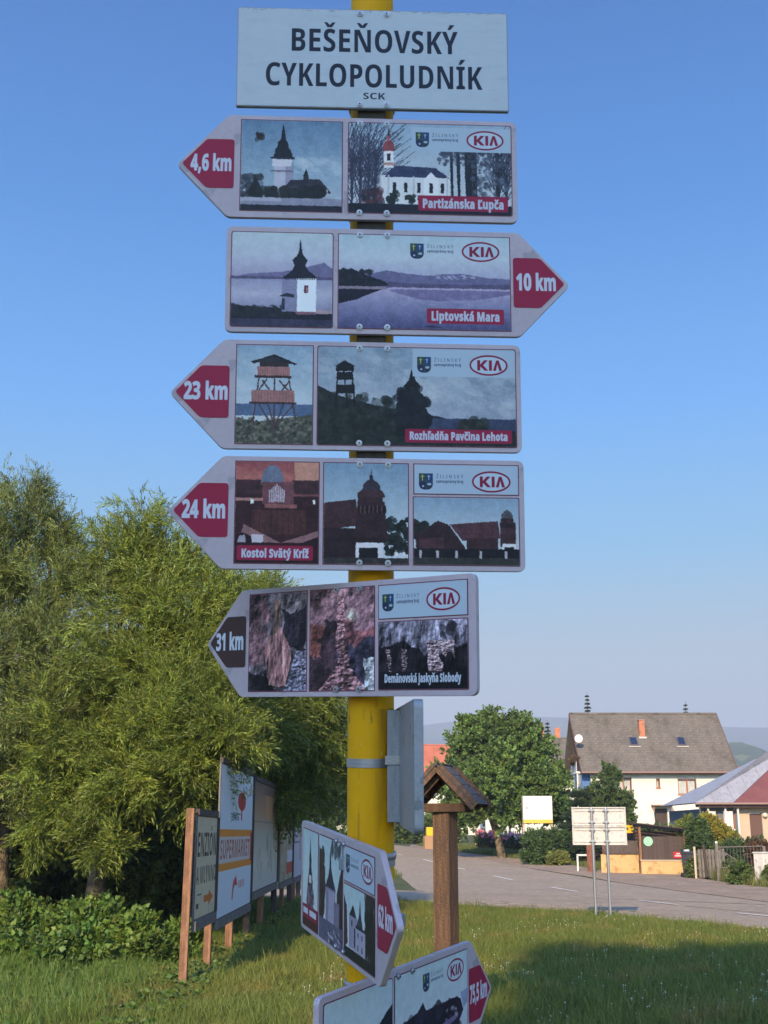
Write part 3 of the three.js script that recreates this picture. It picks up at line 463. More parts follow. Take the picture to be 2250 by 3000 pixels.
const PIC = {
  tower(g, ...b) { const p = brush(g, ...b, 1); p.grad(0, 1, ['#5f87ab', '#7fa0ba', '#a9b9c6']); p.blot(.55, .42, 1, .6, 60, .07, ['#a7bccb', '#b6c4cf'], .25, .4); p.blot(0, .62, .2, .85, 50, .03, ['#3a4454', '#4c5666', '#2f3a44'], .8);
    p.poly([[.14, .6], [.19, .72], [.2, .85], [.08, .85]], '#222c36'); p.rect(.33, .5, .5, .84, '#aeb0c4'); p.rect(.44, .5, .52, .84, '#8f92ac'); p.rect(.31, .42, .5, .51, '#c0c2d0'); p.rect(.29, .405, .53, .43, '#2d3340'); p.poly([[.32, .41], [.34, .32], [.36, .29], [.36, .24], [.39, .21], [.4, .12], [.415, .03], [.43, .12], [.44, .21], [.465, .25], [.465, .3], [.49, .33], [.51, .41]], '#1e2632'); p.rect(.29, .555, .52, .57, '#6b6e85');
    p.poly([[.42, .76], [.49, .66], [.78, .645], [.9, .8], [.42, .8]], '#39384a'); p.rect(.62, .6, .67, .66, '#2b3240'); p.poly([[.62, .61], [.645, .53], [.67, .61]], '#232a36'); p.rect(.48, .76, .86, .86, '#a6a8ba'); p.blot(.1, .76, .34, .86, 30, .05, ['#1f2a2c', '#283436'], 1); p.blot(.42, .78, .62, .9, 24, .06, ['#222c30', '#2a3432'], 1); p.blot(.66, .76, .8, .84, 16, .05, ['#20292c'], 1);
    p.rect(0, .86, 1, .94, '#8a8fa8'); p.rect(0, .86, .4, .9, '#a3a6bb'); p.rect(0, .94, 1, 1, '#272b3c'); p.blot(.15, .14, .2, .22, 5, .03, ['#8b7f66', '#2c2420'], .8); },
  church(g, ...b) { const p = brush(g, ...b, 2); p.grad(0, 1, ['#86a6c0', '#a3b6c6', '#b5bfcb']); for (const x of [.02, .07, .12, .16]) p.bare(x, .95, .02, .35, '#39405a'); for (const x of [.92, .97]) p.bare(x, .85, .2, .4, '#2c3346');
    p.poly([[.19, .58], [.62, .58], [.62, .9], [.19, .9]], '#c3cbd2'); p.poly([[.22, .6], [.29, .47], [.53, .49], [.62, .6]], '#35406a'); p.poly([[.46, .62], [.505, .54], [.55, .62], [.55, .9], [.46, .9]], '#ced5da'); for (const x of [.28, .35, .43, .505, .575]) { p.rect(x - .01, .66, x + .01, .77, '#1f2634'); p.rect(x - .008, .8, x + .008, .85, '#2b3242'); } for (const x of [.19, .24, .395, .6]) p.rect(x, .58, x + .008, .9, '#a9b3c0');
    p.rect(.215, .3, .275, .5, '#cdd3d8'); p.rect(.21, .44, .28, .47, '#b68c86'); p.rect(.235, .34, .255, .42, '#262d3c'); p.dome(.245, .31, .032, .15, '#8f4148'); p.rect(.236, .13, .254, .2, '#b8545a'); p.poly([[.238, .14], [.245, .04], [.252, .14]], '#5a3038');
    for (const [x, w] of [[.62, .02], [.66, .022], [.71, .045], [.755, .03], [.9, .025]]) p.poly([[x, .28], [x + w, .28], [x + w * 1.2, .9], [x + .01, .9]], '#232b38'); p.blot(.55, .28, 1, .45, 160, .012, ['#39425a', '#2c3548', '#4b556c'], .8); p.blot(.76, .45, .98, .82, 120, .014, ['#2c3748', '#3e4a60', '#5a6c88'], .6); p.blot(.08, .75, .2, .9, 40, .02, ['#2b2c3c', '#5b3440'], .8); p.blot(.24, .76, .3, .88, 14, .016, ['#20302c'], 1); p.blot(.37, .8, .4, .88, 8, .014, ['#20302c'], 1); p.rect(0, .9, 1, 1, '#1c2234'); },
  chapel(g, ...b) { const p = brush(g, ...b, 3); p.grad(0, .5, ['#a9bfc9', '#adb9cc', '#9a95b8']); p.poly([[0, .48], [.2, .44], [.5, .42], [.75, .36], [.92, .31], [1, .38], [1, .52], [0, .52]], '#716f9a'); p.rect(0, .47, 1, .52, '#5c587f'); p.grad(.5, .82, ['#8f93b6', '#a9adc6', '#8488aa']); p.poly([[0, .78], [.4, .8], [.7, .86], [1, .86], [1, 1], [0, 1]], '#23283a'); p.blot(0, .78, .6, .88, 60, .04, ['#262e34', '#2f3840'], .7, .4); p.rect(0, .92, 1, 1, '#3a3c5c');
    p.rect(.64, .48, .84, .84, '#d5dbe4'); p.rect(.5, .5, .65, .84, '#8285a8'); p.poly([[.5, .49], [.6, .4], [.62, .35], [.6, .29], [.64, .25], [.66, .22], [.68, .06], [.7, .22], [.72, .25], [.75, .29], [.73, .35], [.76, .4], [.85, .48]], '#1f2638'); p.rect(.72, .56, .76, .64, '#5c3048'); p.rect(.74, .58, .755, .63, '#c77'); p.poly([[.47, .68], [.55, .64], [.62, .66], [.62, .69]], '#2c3048'); p.rect(.5, .7, .53, .82, '#34385a'); p.rect(.64, .84, .84, .87, '#8c6070'); for (let i = 0; i < 8; i++) p.rect(.65 + i * .024, .475, .662 + i * .024, .5, '#1f2638'); },
  lake(g, ...b) { const p = brush(g, ...b, 4); p.grad(0, .48, ['#9fbccb', '#aebfce', '#9c9fbf']); p.poly([[.1, .45], [.2, .41], [.28, .38], [.4, .41], [.52, .43], [.6, .41], [.72, .4], [.86, .44], [1, .45], [1, .56], [.1, .56]], '#6a6a97'); p.poly([[.3, .5], [.5, .52], [1, .51], [1, .57], [.2, .58]], '#5a567f'); p.blot(.56, .42, .8, .46, 30, .012, ['#c3c6da'], .4, .4); p.grad(.56, 1, ['#a79fc0', '#8a8cb4', '#6b6f9f', '#4d4f84']); p.poly([[.3, .6], [.45, .68], [.6, .7], [.8, .68], [1, .62], [1, .58], [.3, .58]], '#77709f'); p.blot(.3, .66, .8, .74, 40, .03, ['#a6a2c6', '#6a689a'], .3, .15);
    p.poly([[0, .38], [.08, .37], [.14, .42], [.2, .46], [.27, .5], [.29, .54], [.2, .56], [0, .58]], '#1f2636'); p.blot(0, .38, .2, .5, 60, .012, ['#28303c', '#1a2230'], 1); p.poly([[0, .59], [.29, .56], [.2, .62], [.1, .7], [0, .74]], '#1c2038'); p.rect(0, .555, .28, .585, '#8d7f94'); p.poly([[.5, .97], [.54, .96], [.6, .97], [.6, .98], [.5, .98]], '#33345c'); },
  lookout(g, ...b) { const p = brush(g, ...b, 5); p.grad(0, .8, ['#7fa0ba', '#9fb7c6', '#b5c2cc']); p.blot(0, .1, 1, .6, 50, .16, ['#b3c4d0', '#8fabc2'], .25, .4); p.rect(0, .6, 1, .72, '#4f6c94'); p.poly([[0, .74], [.3, .78], [1, .7], [1, 1], [0, 1]], '#51584e'); p.blot(0, .74, 1, 1, 320, .02, ['#3c4438', '#6b6a58', '#878070', '#2e352e'], .8);
    for (const [a, c, d, e] of [[.3, .3, .22, .8], [.68, .3, .78, .76], [.42, .6, .52, .86], [.62, .6, .5, .86], [.3, .6, .5, .86], [.76, .6, .52, .82], [.5, .34, .5, .86], [.4, .34, .3, .46], [.34, .36, .44, .46], [.56, .36, .68, .46], [.7, .36, .6, .46]]) p.line([[a, c], [d, e]], '#5a4246', .02); p.rect(.27, .22, .7, .32, '#a5736e'); p.rect(.2, .46, .76, .58, '#a2706c'); for (let i = 0; i < 14; i++) { p.rect(.28 + i * .03, .22, .284 + i * .03, .32, '#7d5150'); p.rect(.21 + i * .04, .46, .214 + i * .04, .58, '#7d5150'); } p.rect(.24, .31, .72, .335, '#4a3236'); p.rect(.17, .58, .79, .6, '#4a3236'); p.poly([[.18, .17], [.5, .09], [.8, .19], [.76, .2], [.5, .13], [.22, .19]], '#262a34'); p.poly([[.2, .17], [.5, .1], [.78, .19]], '#2c303a'); p.rect(.3, .17, .68, .22, '#3a2e34'); },
  hilltop(g, ...b) { const p = brush(g, ...b, 6); p.grad(0, 1, ['#7f9db4', '#98a9ba', '#7c88a6']); p.blot(0, 0, 1, .7, 200, .06, ['#a9b6c2', '#6f86a0', '#b9c1ca', '#8494ae'], .28, .5); p.poly([[0, .4], [.1, .5], [.3, .6], [.5, .66], [.7, .74], [1, .76], [1, 1], [0, 1]], '#222a3a'); p.poly([[.4, .72], [1, .72], [1, .84], [.4, .84]], '#39466a'); p.poly([[0, .42], [.12, .52], [.28, .6], [.42, .7], [.5, .86], [1, .88], [1, 1], [0, 1]], '#252f2e'); p.blot(0, .5, .45, .95, 200, .02, ['#1c2624', '#34403a', '#2a3430'], .7); p.rect(.09, .2, .18, .25, '#15181f'); p.poly([[.085, .2], [.135, .14], [.19, .2]], '#15181f'); p.rect(.1, .26, .17, .34, '#1b1d26'); p.rect(.09, .39, .185, .48, '#1b1d26'); for (const [a, c] of [[.1, .09], [.17, .185], [.13, .15]]) p.line([[a, .24], [c, .62]], '#15181f', .008);
    p.poly([[.47, .22], [.5, .36], [.52, .4], [.5, .42], [.545, .52], [.52, .55], [.57, .7], [.55, .9], [.4, .9], [.39, .68], [.43, .56], [.41, .53], [.44, .42], [.43, .4], [.455, .34]], '#161e28'); p.blot(.4, .4, .56, .85, 120, .02, ['#161e28', '#1d2731'], 1); p.blot(.72, .74, .84, .86, 50, .02, ['#26302c', '#323c34'], .9); },
  organ(g, ...b) { const p = brush(g, ...b, 7); p.grad(0, .3, ['#9a4a50', '#b86a62', '#7c3a42']); p.poly([[.7, 0], [1, 0], [1, .2], [.72, .22]], '#c48a74'); p.rect(0, .2, 1, 1, '#43202a'); p.rect(0, .18, .35, .32, '#4a2a32'); p.rect(.68, .18, 1, .32, '#4a2a32'); g.fillStyle = '#6a7690'; g.beginPath(); g.ellipse(b[0] + .44 * b[2], b[1] + .22 * b[3], .14 * b[2], .19 * b[3], 0, Math.PI, 6.283); g.fill(); p.rect(.3, .2, .6, .23, '#7c5058'); p.rect(.32, .2, .7, .42, '#7a4850'); for (let i = 0; i < 9; i++) p.rect(.4 + i * .022, .22 + Math.abs(i - 4) * .015, .414 + i * .022, .4, '#b8b4c4'); p.rect(.35, .42, .74, .46, '#9a5c58'); p.rect(.2, .48, .85, .72, '#5a3030'); for (let i = 0; i < 9; i++) p.rect(.22 + i * .07, .5, .225 + i * .07, .72, '#361a1e'); p.rect(0, .36, .33, .39, '#b07a74'); p.rect(.68, .32, 1, .34, '#8a4c50'); p.rect(.18, .37, .22, .42, '#e0d8d8'); p.rect(.93, .37, .96, .42, '#e0d8d8'); p.poly([[.1, .62], [.55, .8], [1, .68], [1, .74], [.56, .88], [.08, .7]], '#93686c'); p.poly([[.1, .7], [.56, .88], [1, .74], [1, .86], [0, .86], [0, .72]], '#2b1620'); p.rect(.2, .72, .34, .82, '#b9b4c2'); p.poly([[.05, .74], [.12, .72], [.14, .82], [.02, .82]], '#9a94a6'); p.rect(0, .8, 1, 1, '#38141e'); },
  belfry(g, ...b) { const p = brush(g, ...b, 8); p.grad(0, 1, ['#7396b4', '#9fb6c6', '#b9c6d0']); p.blot(.74, .55, 1, .9, 120, .03, ['#1f2a2c', '#2a3836', '#16201f'], 1); p.poly([[0, .4], [.38, .36], [.42, .62], [.1, .66], [0, .66]], '#4a2c34'); p.rect(0, .65, .42, .95, '#32202a'); p.poly([[.4, .3], [.7, .28], [.7, .76], [.4, .76]], '#43282f'); p.poly([[.36, .78], [.4, .4], [.72, .38], [.76, .76]], '#3c252d'); p.rect(.4, .42, .74, .5, '#2a1a22'); for (let i = 0; i < 6; i++) p.rect(.43 + i * .05, .42, .445 + i * .05, .5, '#6a4448'); p.poly([[.4, .3], [.46, .25], [.66, .25], [.73, .32], [.72, .34], [.4, .34]], '#4e3036'); p.dome(.565, .27, .095, .13, '#3a3444'); p.rect(.54, .12, .58, .17, '#2f2a38'); p.poly([[.555, .14], [.562, .04], [.57, .14]], '#232030'); p.rect(.36, .74, .74, .79, '#2f1c24'); p.rect(.38, .79, .7, .96, '#c4c8d0'); p.rect(.42, .84, .64, .96, '#1b1a24'); p.rect(0, .94, 1, 1, '#3c3a3c'); p.rect(.84, .88, .88, .92, '#c8ccd2'); p.rect(.94, .88, .97, .92, '#c8ccd2'); },
  timber(g, ...b) { const p = brush(g, ...b, 9); p.grad(0, 1, ['#7c9cb8', '#a3b8c6', '#b5c2ca']); p.blot(0, .4, .12, .6, 40, .04, ['#26302e', '#1f2826'], 1); p.poly([[.02, .56], [.23, .34], [.34, .42], [.5, .78], [.02, .82]], '#3c262e'); p.poly([[.34, .4], [.8, .34], [.82, .6], [.46, .64]], '#5a3640'); p.rect(.5, .6, .8, .78, '#482c34'); p.rect(.05, .6, .28, .76, '#52323a'); p.rect(.82, .42, .97, .72, '#4a2e36'); p.dome(.89, .3, .05, .14, '#54565f'); p.rect(.83, .3, .95, .36, '#4a2e36'); p.rect(.82, .36, .97, .44, '#3a232b'); p.rect(.84, .68, .97, .78, '#c5c9d0'); p.rect(.86, .73, .95, .8, '#20222c'); p.rect(0, .76, 1, .9, '#1d2029'); for (const x of [.05, .21, .39, .62, .86]) p.rect(x, .79, x + .025, .9, '#a8a6b2'); p.rect(0, .9, 1, 1, '#3a3c3a'); },
  cave1(g, ...b) {
    rock(g, ...b, 3, () => 1, (u, v) => (u > .52 && v > .16 && v < .62 && u > .3 + v * .5 ? [72, 62, 80] : v > .8 && u < .5 ? [70, 66, 78] : u < .3 && v < .7 ? [206, 150, 166] : [172, 160, 180]), 1, 1.3);
    rock(g, ...b, 5, (u, v) => (Math.abs(u - .5) < (v < .36 ? .06 + v * .05 : .1 + .13 * Math.sin((v - .36) * 4.6)) && v > .07 && v < .95 ? 1 : 0), (u, v) => (v < .36 ? [190, 150, 140] : [238, 170, 176]), 3, 2);
    rock(g, ...b, 8, (u, v) => (u > .62 + (1 - v) * .5 && v > .6 ? .9 : 0), () => [176, 176, 214], .6, 3);
  },
  cave2(g, ...b) {
    rock(g, ...b, 11, () => 1, (u, v) => (v < .3 + u * .1 ? [224, 166, 186] : u < .42 ? (u < .12 && v < .7 ? [200, 116, 106] : [96, 70, 84]) : v > .5 ? [112, 106, 146] : [212, 128, 138]), 1, 1.2);
    rock(g, ...b, 13, (u, v) => { const dx = (u - .66) / .13, dy = (v - .27) / .07; return Math.max(0, 1 - dx * dx - dy * dy); }, () => [330, 310, 290], 1, 1);
    rock(g, ...b, 12, (u, v) => (Math.abs(u - .49 - v * .03) < .045 + v * .07 + Math.max(0, v - .76) * 1.1 && v > .07 ? 1 : 0), () => [242, 172, 186], .5, 2);
    rock(g, ...b, 17, (u, v) => (u > .84 && v > .7 ? 1 : 0), () => [230, 238, 250], 1, 2);
  },
  cave3(g, ...b) {
    rock(g, ...b, 19, () => 1, (u, v) => (v < .44 - .1 * Math.sin(u * 7) ? [186, 182, 214] : [64, 58, 72]), 1.6, 2);
    rock(g, ...b, 23, (u, v) => (u > .56 && u < .86 && v > .3 && v < (u < .7 ? .78 : .5 + .06 * Math.sin(u * 60)) ? 1 : 0), () => [214, 178, 190], .35, 4);
    rock(g, ...b, 25, (u, v) => ((Math.abs(u - .3) < .035 - v * .02 || Math.abs(u - .13) < .02) && v > .4 && v < .75 ? 1 : 0), () => [200, 170, 184], .35, 4);
    const p = brush(g, ...b, 12); p.blot(.72, .06, .86, .26, 14, .04, ['#2c2834', '#38333f'], .9); g.globalAlpha = .75; p.rect(0, .74, 1, 1, '#1c1922'); g.globalAlpha = 1;
  },
  spire(g, ...b) { const p = brush(g, ...b, 13); p.grad(0, 1, ['#9cbcc6', '#a9c2c8', '#b4c4cc']); p.poly([[.46, .22], [.5, .05], [.54, .22], [.58, .3], [.56, .36], [.62, .44], [.66, .52], [.66, .58], [.34, .58], [.34, .52], [.4, .44], [.44, .36], [.42, .3]], '#1f2a3a'); p.rect(.36, .5, .66, .6, '#2a3444'); p.rect(.42, .46, .58, .54, '#c4bcc0'); p.rect(.3, .6, .7, .86, '#5a5870'); p.blot(.28, .58, .72, .8, 70, .05, ['#2a3046', '#8a7890', '#464a66', '#7a4a5c'], .9); },
  rotunda(g, ...b) { const p = brush(g, ...b, 14); p.grad(0, 1, ['#9cbcc6', '#a6c0c8', '#b4c2ce']); p.poly([[0, .1], [.12, .2], [.24, .36], [.3, .5], [.2, .8], [0, .8]], '#4c2e34'); p.blot(0, .14, .24, .75, 80, .05, ['#3a2a2c', '#5e3a3c', '#2c2a2c'], .8); p.poly([[.78, .5], [.9, .32], [1, .2], [1, .85], [.78, .8]], '#3c2c34'); p.blot(.55, .02, .95, .14, 40, .04, ['#3c4450'], .6); p.poly([[.4, .38], [.46, .28], [.48, .14], [.5, .06], [.52, .14], [.54, .28], [.62, .38], [.74, .48], [.28, .48]], '#2c3048'); p.rect(.3, .48, .72, .86, '#7f7c9c'); p.rect(.42, .5, .7, .86, '#9794b2'); p.rect(.66, .58, .88, .86, '#74708e'); p.rect(0, .8, 1, 1, '#5c5a7c'); p.blot(.4, .86, .98, 1, 30, .04, ['#343450', '#c8c8d4'], .7, .5); },
  manor(g, ...b) { const p = brush(g, ...b, 15); p.grad(0, 1, ['#9cbcc6', '#a9c2ca', '#b6c4ce']); p.poly([[0, .15], [.1, .3], [.14, .8], [0, .9]], '#4a3036'); p.blot(.74, .02, 1, .85, 160, .05, ['#2a2c30', '#3a3230', '#1e2226'], .9); p.poly([[.18, .4], [.32, .24], [.44, .4]], '#2c3048'); p.rect(.18, .4, .46, .84, '#8a88a6'); p.poly([[.44, .5], [.52, .32], [.55, .1], [.58, .32], [.64, .5]], '#3a3e54'); p.rect(.4, .5, .72, .86, '#9a98b4'); p.rect(.4, .49, .72, .53, '#2c2e42'); for (const x of [.47, .6]) { p.rect(x, .58, x + .03, .65, '#34384c'); p.rect(x, .74, x + .03, .82, '#22242f'); } p.rect(.26, .46, .3, .54, '#34384c'); p.rect(.36, .54, .4, .8, '#2c2c3c'); p.rect(0, .86, 1, 1, '#22262c'); },
  ridge(g, ...b) { const p = brush(g, ...b, 16); p.grad(0, 1, ['#a2bcc8', '#a8bccb', '#9fb0c6']); p.poly([[.66, .5], [.78, .36], [.9, .28], [1, .22], [1, 1], [.5, 1]], '#23293a'); p.blot(.66, .4, 1, .95, 60, .05, ['#1d2232', '#2d3346'], .7); p.rect(.86, .66, 1, .76, '#8d8aa6'); },
  gorge(g, ...b) { const p = brush(g, ...b, 17); p.grad(0, 1, ['#a2bcc8', '#a9bccb', '#a3b2c8']); p.poly([[0, .56], [.14, .44], [.3, .4], [.36, .33], [.4, .42], [.62, .42], [.84, .42], [.9, .46], [.94, .58], [.82, .74], [.78, .9], [0, 1]], '#2a2640'); p.blot(.1, .44, .9, .85, 130, .035, ['#221f34', '#383250', '#1c1a2c'], .7); p.poly([[.1, .68], [.4, .66], [.84, .58], [.86, .62], [.5, .74], [.1, .82]], '#6d6590'); p.poly([[.3, .7], [.42, .64], [.5, .68], [.4, .76]], '#a9a0b6'); p.blot(.68, .5, .84, .6, 18, .02, ['#7c7696', '#a8a4b8'], .7, .5); p.poly([[.9, .4], [1, .38], [1, .52], [.94, .56]], '#7f93bc'); },
};
// county crest, its two lines of lettering and the oval car maker's mark; x, y in canvas pixels, s = height of the oval
function crest(g, x, y, w, h) {
  g.save(); g.beginPath(); g.moveTo(x, y); g.lineTo(x + w, y); g.lineTo(x + w, y + h * .6); g.quadraticCurveTo(x + w, y + h, x + w / 2, y + h); g.quadraticCurveTo(x, y + h, x, y + h * .6); g.closePath(); g.clip();
  g.fillStyle = '#2f4a3c'; g.fillRect(x, y, w / 2, h / 2); g.fillStyle = '#24406a'; g.fillRect(x + w / 2, y, w / 2, h / 2); g.fillStyle = '#2a2f4c'; g.fillRect(x, y + h / 2, w / 2, h / 2); g.fillStyle = '#2c3f48'; g.fillRect(x + w / 2, y + h / 2, w / 2, h / 2);
  g.fillStyle = '#b9b873'; g.fillRect(x + w * .22, y + h * .08, w * .07, h * .36); g.fillRect(x + w * .13, y + h * .16, w * .26, h * .05); g.fillStyle = '#a9b8c4'; g.fillRect(x + w * .68, y + h * .1, w * .06, h * .3); g.fillRect(x + w * .6, y + h * .16, w * .22, h * .05); g.beginPath(); g.ellipse(x + w * .74, y + h * .66, w * .16, h * .08, 0, 0, 7); g.fill(); g.beginPath(); g.ellipse(x + w * .3, y + h * .78, w * .08, h * .06, 0, 0, 7); g.fill(); g.restore();
}
function maker(g, cx, cy, rx, ry) {
  g.lineWidth = ry * .17; g.strokeStyle = '#8c1c38'; g.fillStyle = '#c3cfd4'; g.beginPath(); g.ellipse(cx, cy, rx, ry, 0, 0, 6.3); g.fill(); g.stroke();
  g.fillStyle = '#8c1c38'; const h = ry * .56, w = rx * .15; const P = (q) => { g.beginPath(); q.forEach(([a, b], i) => (i ? g.lineTo(cx + a * rx, cy + b * ry) : g.moveTo(cx + a * rx, cy + b * ry))); g.closePath(); g.fill(); };
  P([[-.62, -.54], [-.46, -.54], [-.46, .54], [-.62, .54]]); P([[-.46, -.08], [-.24, -.54], [-.04, -.54], [-.30, -.02], [-.02, .54], [-.22, .54], [-.46, .1]]); P([[.02, -.54], [.18, -.54], [.18, .54], [.02, .54]]); P([[.24, .54], [.42, -.54], [.56, -.54], [.74, .54], [.58, .54], [.48, -.18], [.40, .54]]);
}
function logos(g, W, Hc, { white, shield, text, oval }) {
  if (white) { g.fillStyle = '#b6c4cb'; g.fillRect(white[0] * W, white[2] * Hc, (white[1] - white[0]) * W, (white[3] - white[2]) * Hc); }
  crest(g, shield[0] * W, shield[2] * Hc, (shield[1] - shield[0]) * W, (shield[3] - shield[2]) * Hc);
  const [t0, t1, v0, v1] = text; fit(g, 'Ž I L I N S K Ý', t0 * W, t1 * W, v0 * Hc, (v0 + (v1 - v0) * .36) * Hc, '#4a5668', 0, ''); fit(g, 'samosprávny kraj', t0 * W, t1 * W, (v0 + (v1 - v0) * .56) * Hc, (v0 + (v1 - v0) * .9) * Hc, '#333f52');
  maker(g, oval[0] * W, oval[1] * Hc, oval[2] * W, oval[3] * Hc);
}
function banner(g, W, Hc, [t0, t1, v0, v1], s, fill = '#9c2040') {
  if (fill) { g.fillStyle = fill; g.beginPath(); g.roundRect(t0 * W, v0 * Hc, (t1 - t0) * W, (v1 - v0) * Hc, 5); g.fill(); }
  const h = v1 - v0; fit(g, s, (t0 + .012) * W, (t1 - .012) * W, (v0 + h * .22) * Hc, (v0 + h * .8) * Hc, '#c6cad0', .06);
}
function rivet(parent, x, y, z) {
  const w = mesh('rivet', [cyl(.0088, .0088, .003, 0, .0015, 0, 18), cyl(.0066, .0052, .0035, 0, .0045, 0, 18)], steelMat, parent); w.rotation.x = Math.PI / 2; w.position.set(x, y, z);
  mesh('socket', cyl(.0026, .0026, .0022, 0, .0063, 0, 8), darkMat, w);
}
function bracket(parent, off, y0, back, gap = .105) { // rail and band that hold the board to the pole
  for (const s of [-1, 1]) mesh('mounting_rail', rbox(.15, .03, gap - PR - .0165, .003, off, y0 + s * .105, back - (gap - PR - .0165) / 2 - .0002), aluMat, parent);
  for (const s of [-1, 1]) { const g = new THREE.TorusGeometry(PR + .0035, .0035, 6, 40); g.scale(1, 1, 3); g.rotateX(Math.PI / 2); mesh('clamp_band', g.translate(off, y0 + s * .105, -gap), steelMat, parent); }
}
function place(g, y, off, yaw, roll = 0, gap = .105) { // a board's origin: its shoulder, set off along the board from the pole
  const A = LEAN.clone().multiply(new THREE.Quaternion().setFromAxisAngle(V(0, 1, 0), yaw)), B = A.clone().multiply(new THREE.Quaternion().setFromAxisAngle(V(0, 0, 1), roll));
  g.position.copy(V(0, y, 0).applyQuaternion(LEAN).add(AX)).add(V(0, 0, gap).applyQuaternion(A)).add(V(off, 0, 0).applyQuaternion(B)); g.quaternion.copy(B);
}
function outline(pts, rad) { // closed shape with every corner rounded by its own radius
  const s = new THREE.Shape(), n = pts.length;
  for (let i = 0; i < n; i++) {
    const p = new THREE.Vector2(...pts[i]), a = new THREE.Vector2(...pts[(i + n - 1) % n]), b = new THREE.Vector2(...pts[(i + 1) % n]), r = Array.isArray(rad) ? rad[i] : rad;
    const u = p.clone().lerp(a, r / p.distanceTo(a)), w = p.clone().lerp(b, r / p.distanceTo(b));
    if (i) s.lineTo(u.x, u.y); else s.moveTo(u.x, u.y); s.quadraticCurveTo(p.x, p.y, w.x, w.y);
  }
  s.closePath(); return s;
}
const plateGeo = (shape, d = .013) => new THREE.ExtrudeGeometry(shape, { depth: d, bevelEnabled: true, bevelThickness: .0015, bevelSize: .0015, bevelSegments: 2, curveSegments: 6 }).translate(0, 0, -d - .0015);
function printed(name, shape, z, m, x0, w, h, parent) { // flat print cut from the board's artwork
  const g = new THREE.ShapeGeometry(shape, 6), p = g.attributes.position, uv = g.attributes.uv;
  for (let i = 0; i < p.count; i++) uv.setXY(i, (p.getX(i) - x0) / w, p.getY(i) / h + .5);
  return mesh(name, g.translate(0, 0, z), m, parent);
}
function arrowSign(spec) {
  const { label, dir, y, off, yaw, roll = 0, gap = .105, Ls = .8507, Lt = .1493, Hs = .3158, panes, marker, art, hit } = spec, T = Ls + Lt, W = 1024, Hc = Math.round(W * Hs / T);
  const t = thing('direction_sign', label, 'sign', [0, 0, 0], 0, 'arrow boards on the yellow pole'); place(t, y, off, yaw, roll, gap);
  const X = (q) => (dir < 0 ? q * T - Lt : q * T - Ls), Y = (v) => (.5 - v) * Hs, x0 = dir < 0 ? -Lt : -Ls, h = Hs / 2, s = dir < 0 ? 1 : -1;
  const corner = [[0, h], [Ls, h], [Ls, -h], [0, -h], [-Lt, 0]].map(([a, b]) => [a * s, b]), sh = outline(dir < 0 ? corner : corner.reverse(), dir < 0 ? [.012, .02, .02, .012, .014] : [.014, .012, .02, .02, .012]);
  mesh('plate', plateGeo(sh), plateMat, t);
  const [c, g] = canvas(W, Hc, '#a58f9a'); art(g, W, Hc); const m = printMat(c);
  for (const [t0, t1, v0, v1, kind, rad] of panes) {
    // thin printed rule, then the picture itself proud of it
    const R = (e) => outline([[X(t0) - e, Y(v0) + e], [X(t1) + e, Y(v0) + e], [X(t1) + e, Y(v1) - e], [X(t0) - e, Y(v1) - e]].reverse(), rad ?? .0015);
    printed(kind ?? 'photo_panel', R(0), .0016, m, x0, T, Hs, t);
    printed('printed_rule', R(.0028), .0008, ruleMat, x0, T, Hs, t);
  }
  const mk = dir < 0 ? [[.166, .243], [.166, .725], [.086, .725], [.014, .49], [.086, .243]] : [[.834, .243], [.914, .243], [.986, .49], [.914, .725], [.834, .725]];
  printed('distance_marker', outline((dir < 0 ? mk : mk.reverse()).map(([a, b]) => [X(marker.scale ? .5 + (a - .5) * marker.scale : a), Y(b)]), .009), .0012, m, x0, T, Hs, t);
  for (const dx of [-.04, .04]) for (const v of [.055, .94]) rivet(t, -off + dx, Y(v), .0016);
  bracket(t, -off, 0, -.0145, gap);
  return t;
}
const ruleMat = mat({ color: lin(.17, .035, .06), roughness: .45 });
const RED = '#9c2040';
function markerArt(g, W, Hc, dir, text, fill, x0, x1) { g.fillStyle = fill; if (dir < 0) g.fillRect(0, 0, .172 * W, Hc); else g.fillRect(.828 * W, 0, .172 * W, Hc); fit(g, text, x0 * W, x1 * W, .40 * Hc, .555 * Hc, '#ccd0d6', .055); }
const pane = (g, W, Hc, pic, [t0, t1, v0, v1]) => { g.save(); g.beginPath(); g.rect(t0 * W, v0 * Hc, (t1 - t0) * W, (v1 - v0) * Hc); g.clip(); PIC[pic](g, t0 * W, v0 * Hc, (t1 - t0) * W, (v1 - v0) * Hc); g.restore(); develop(g, Math.round(t0 * W), Math.round(v0 * Hc), Math.round((t1 - t0) * W), Math.round((v1 - v0) * Hc)); };
const LG = (cx, k = 1) => ({ shield: [cx - .207 * k, cx - .167 * k, .125, .275], text: [cx - .158 * k, cx - .08 * k, .135, .22], oval: [cx, .195, .053 * k, .09] });

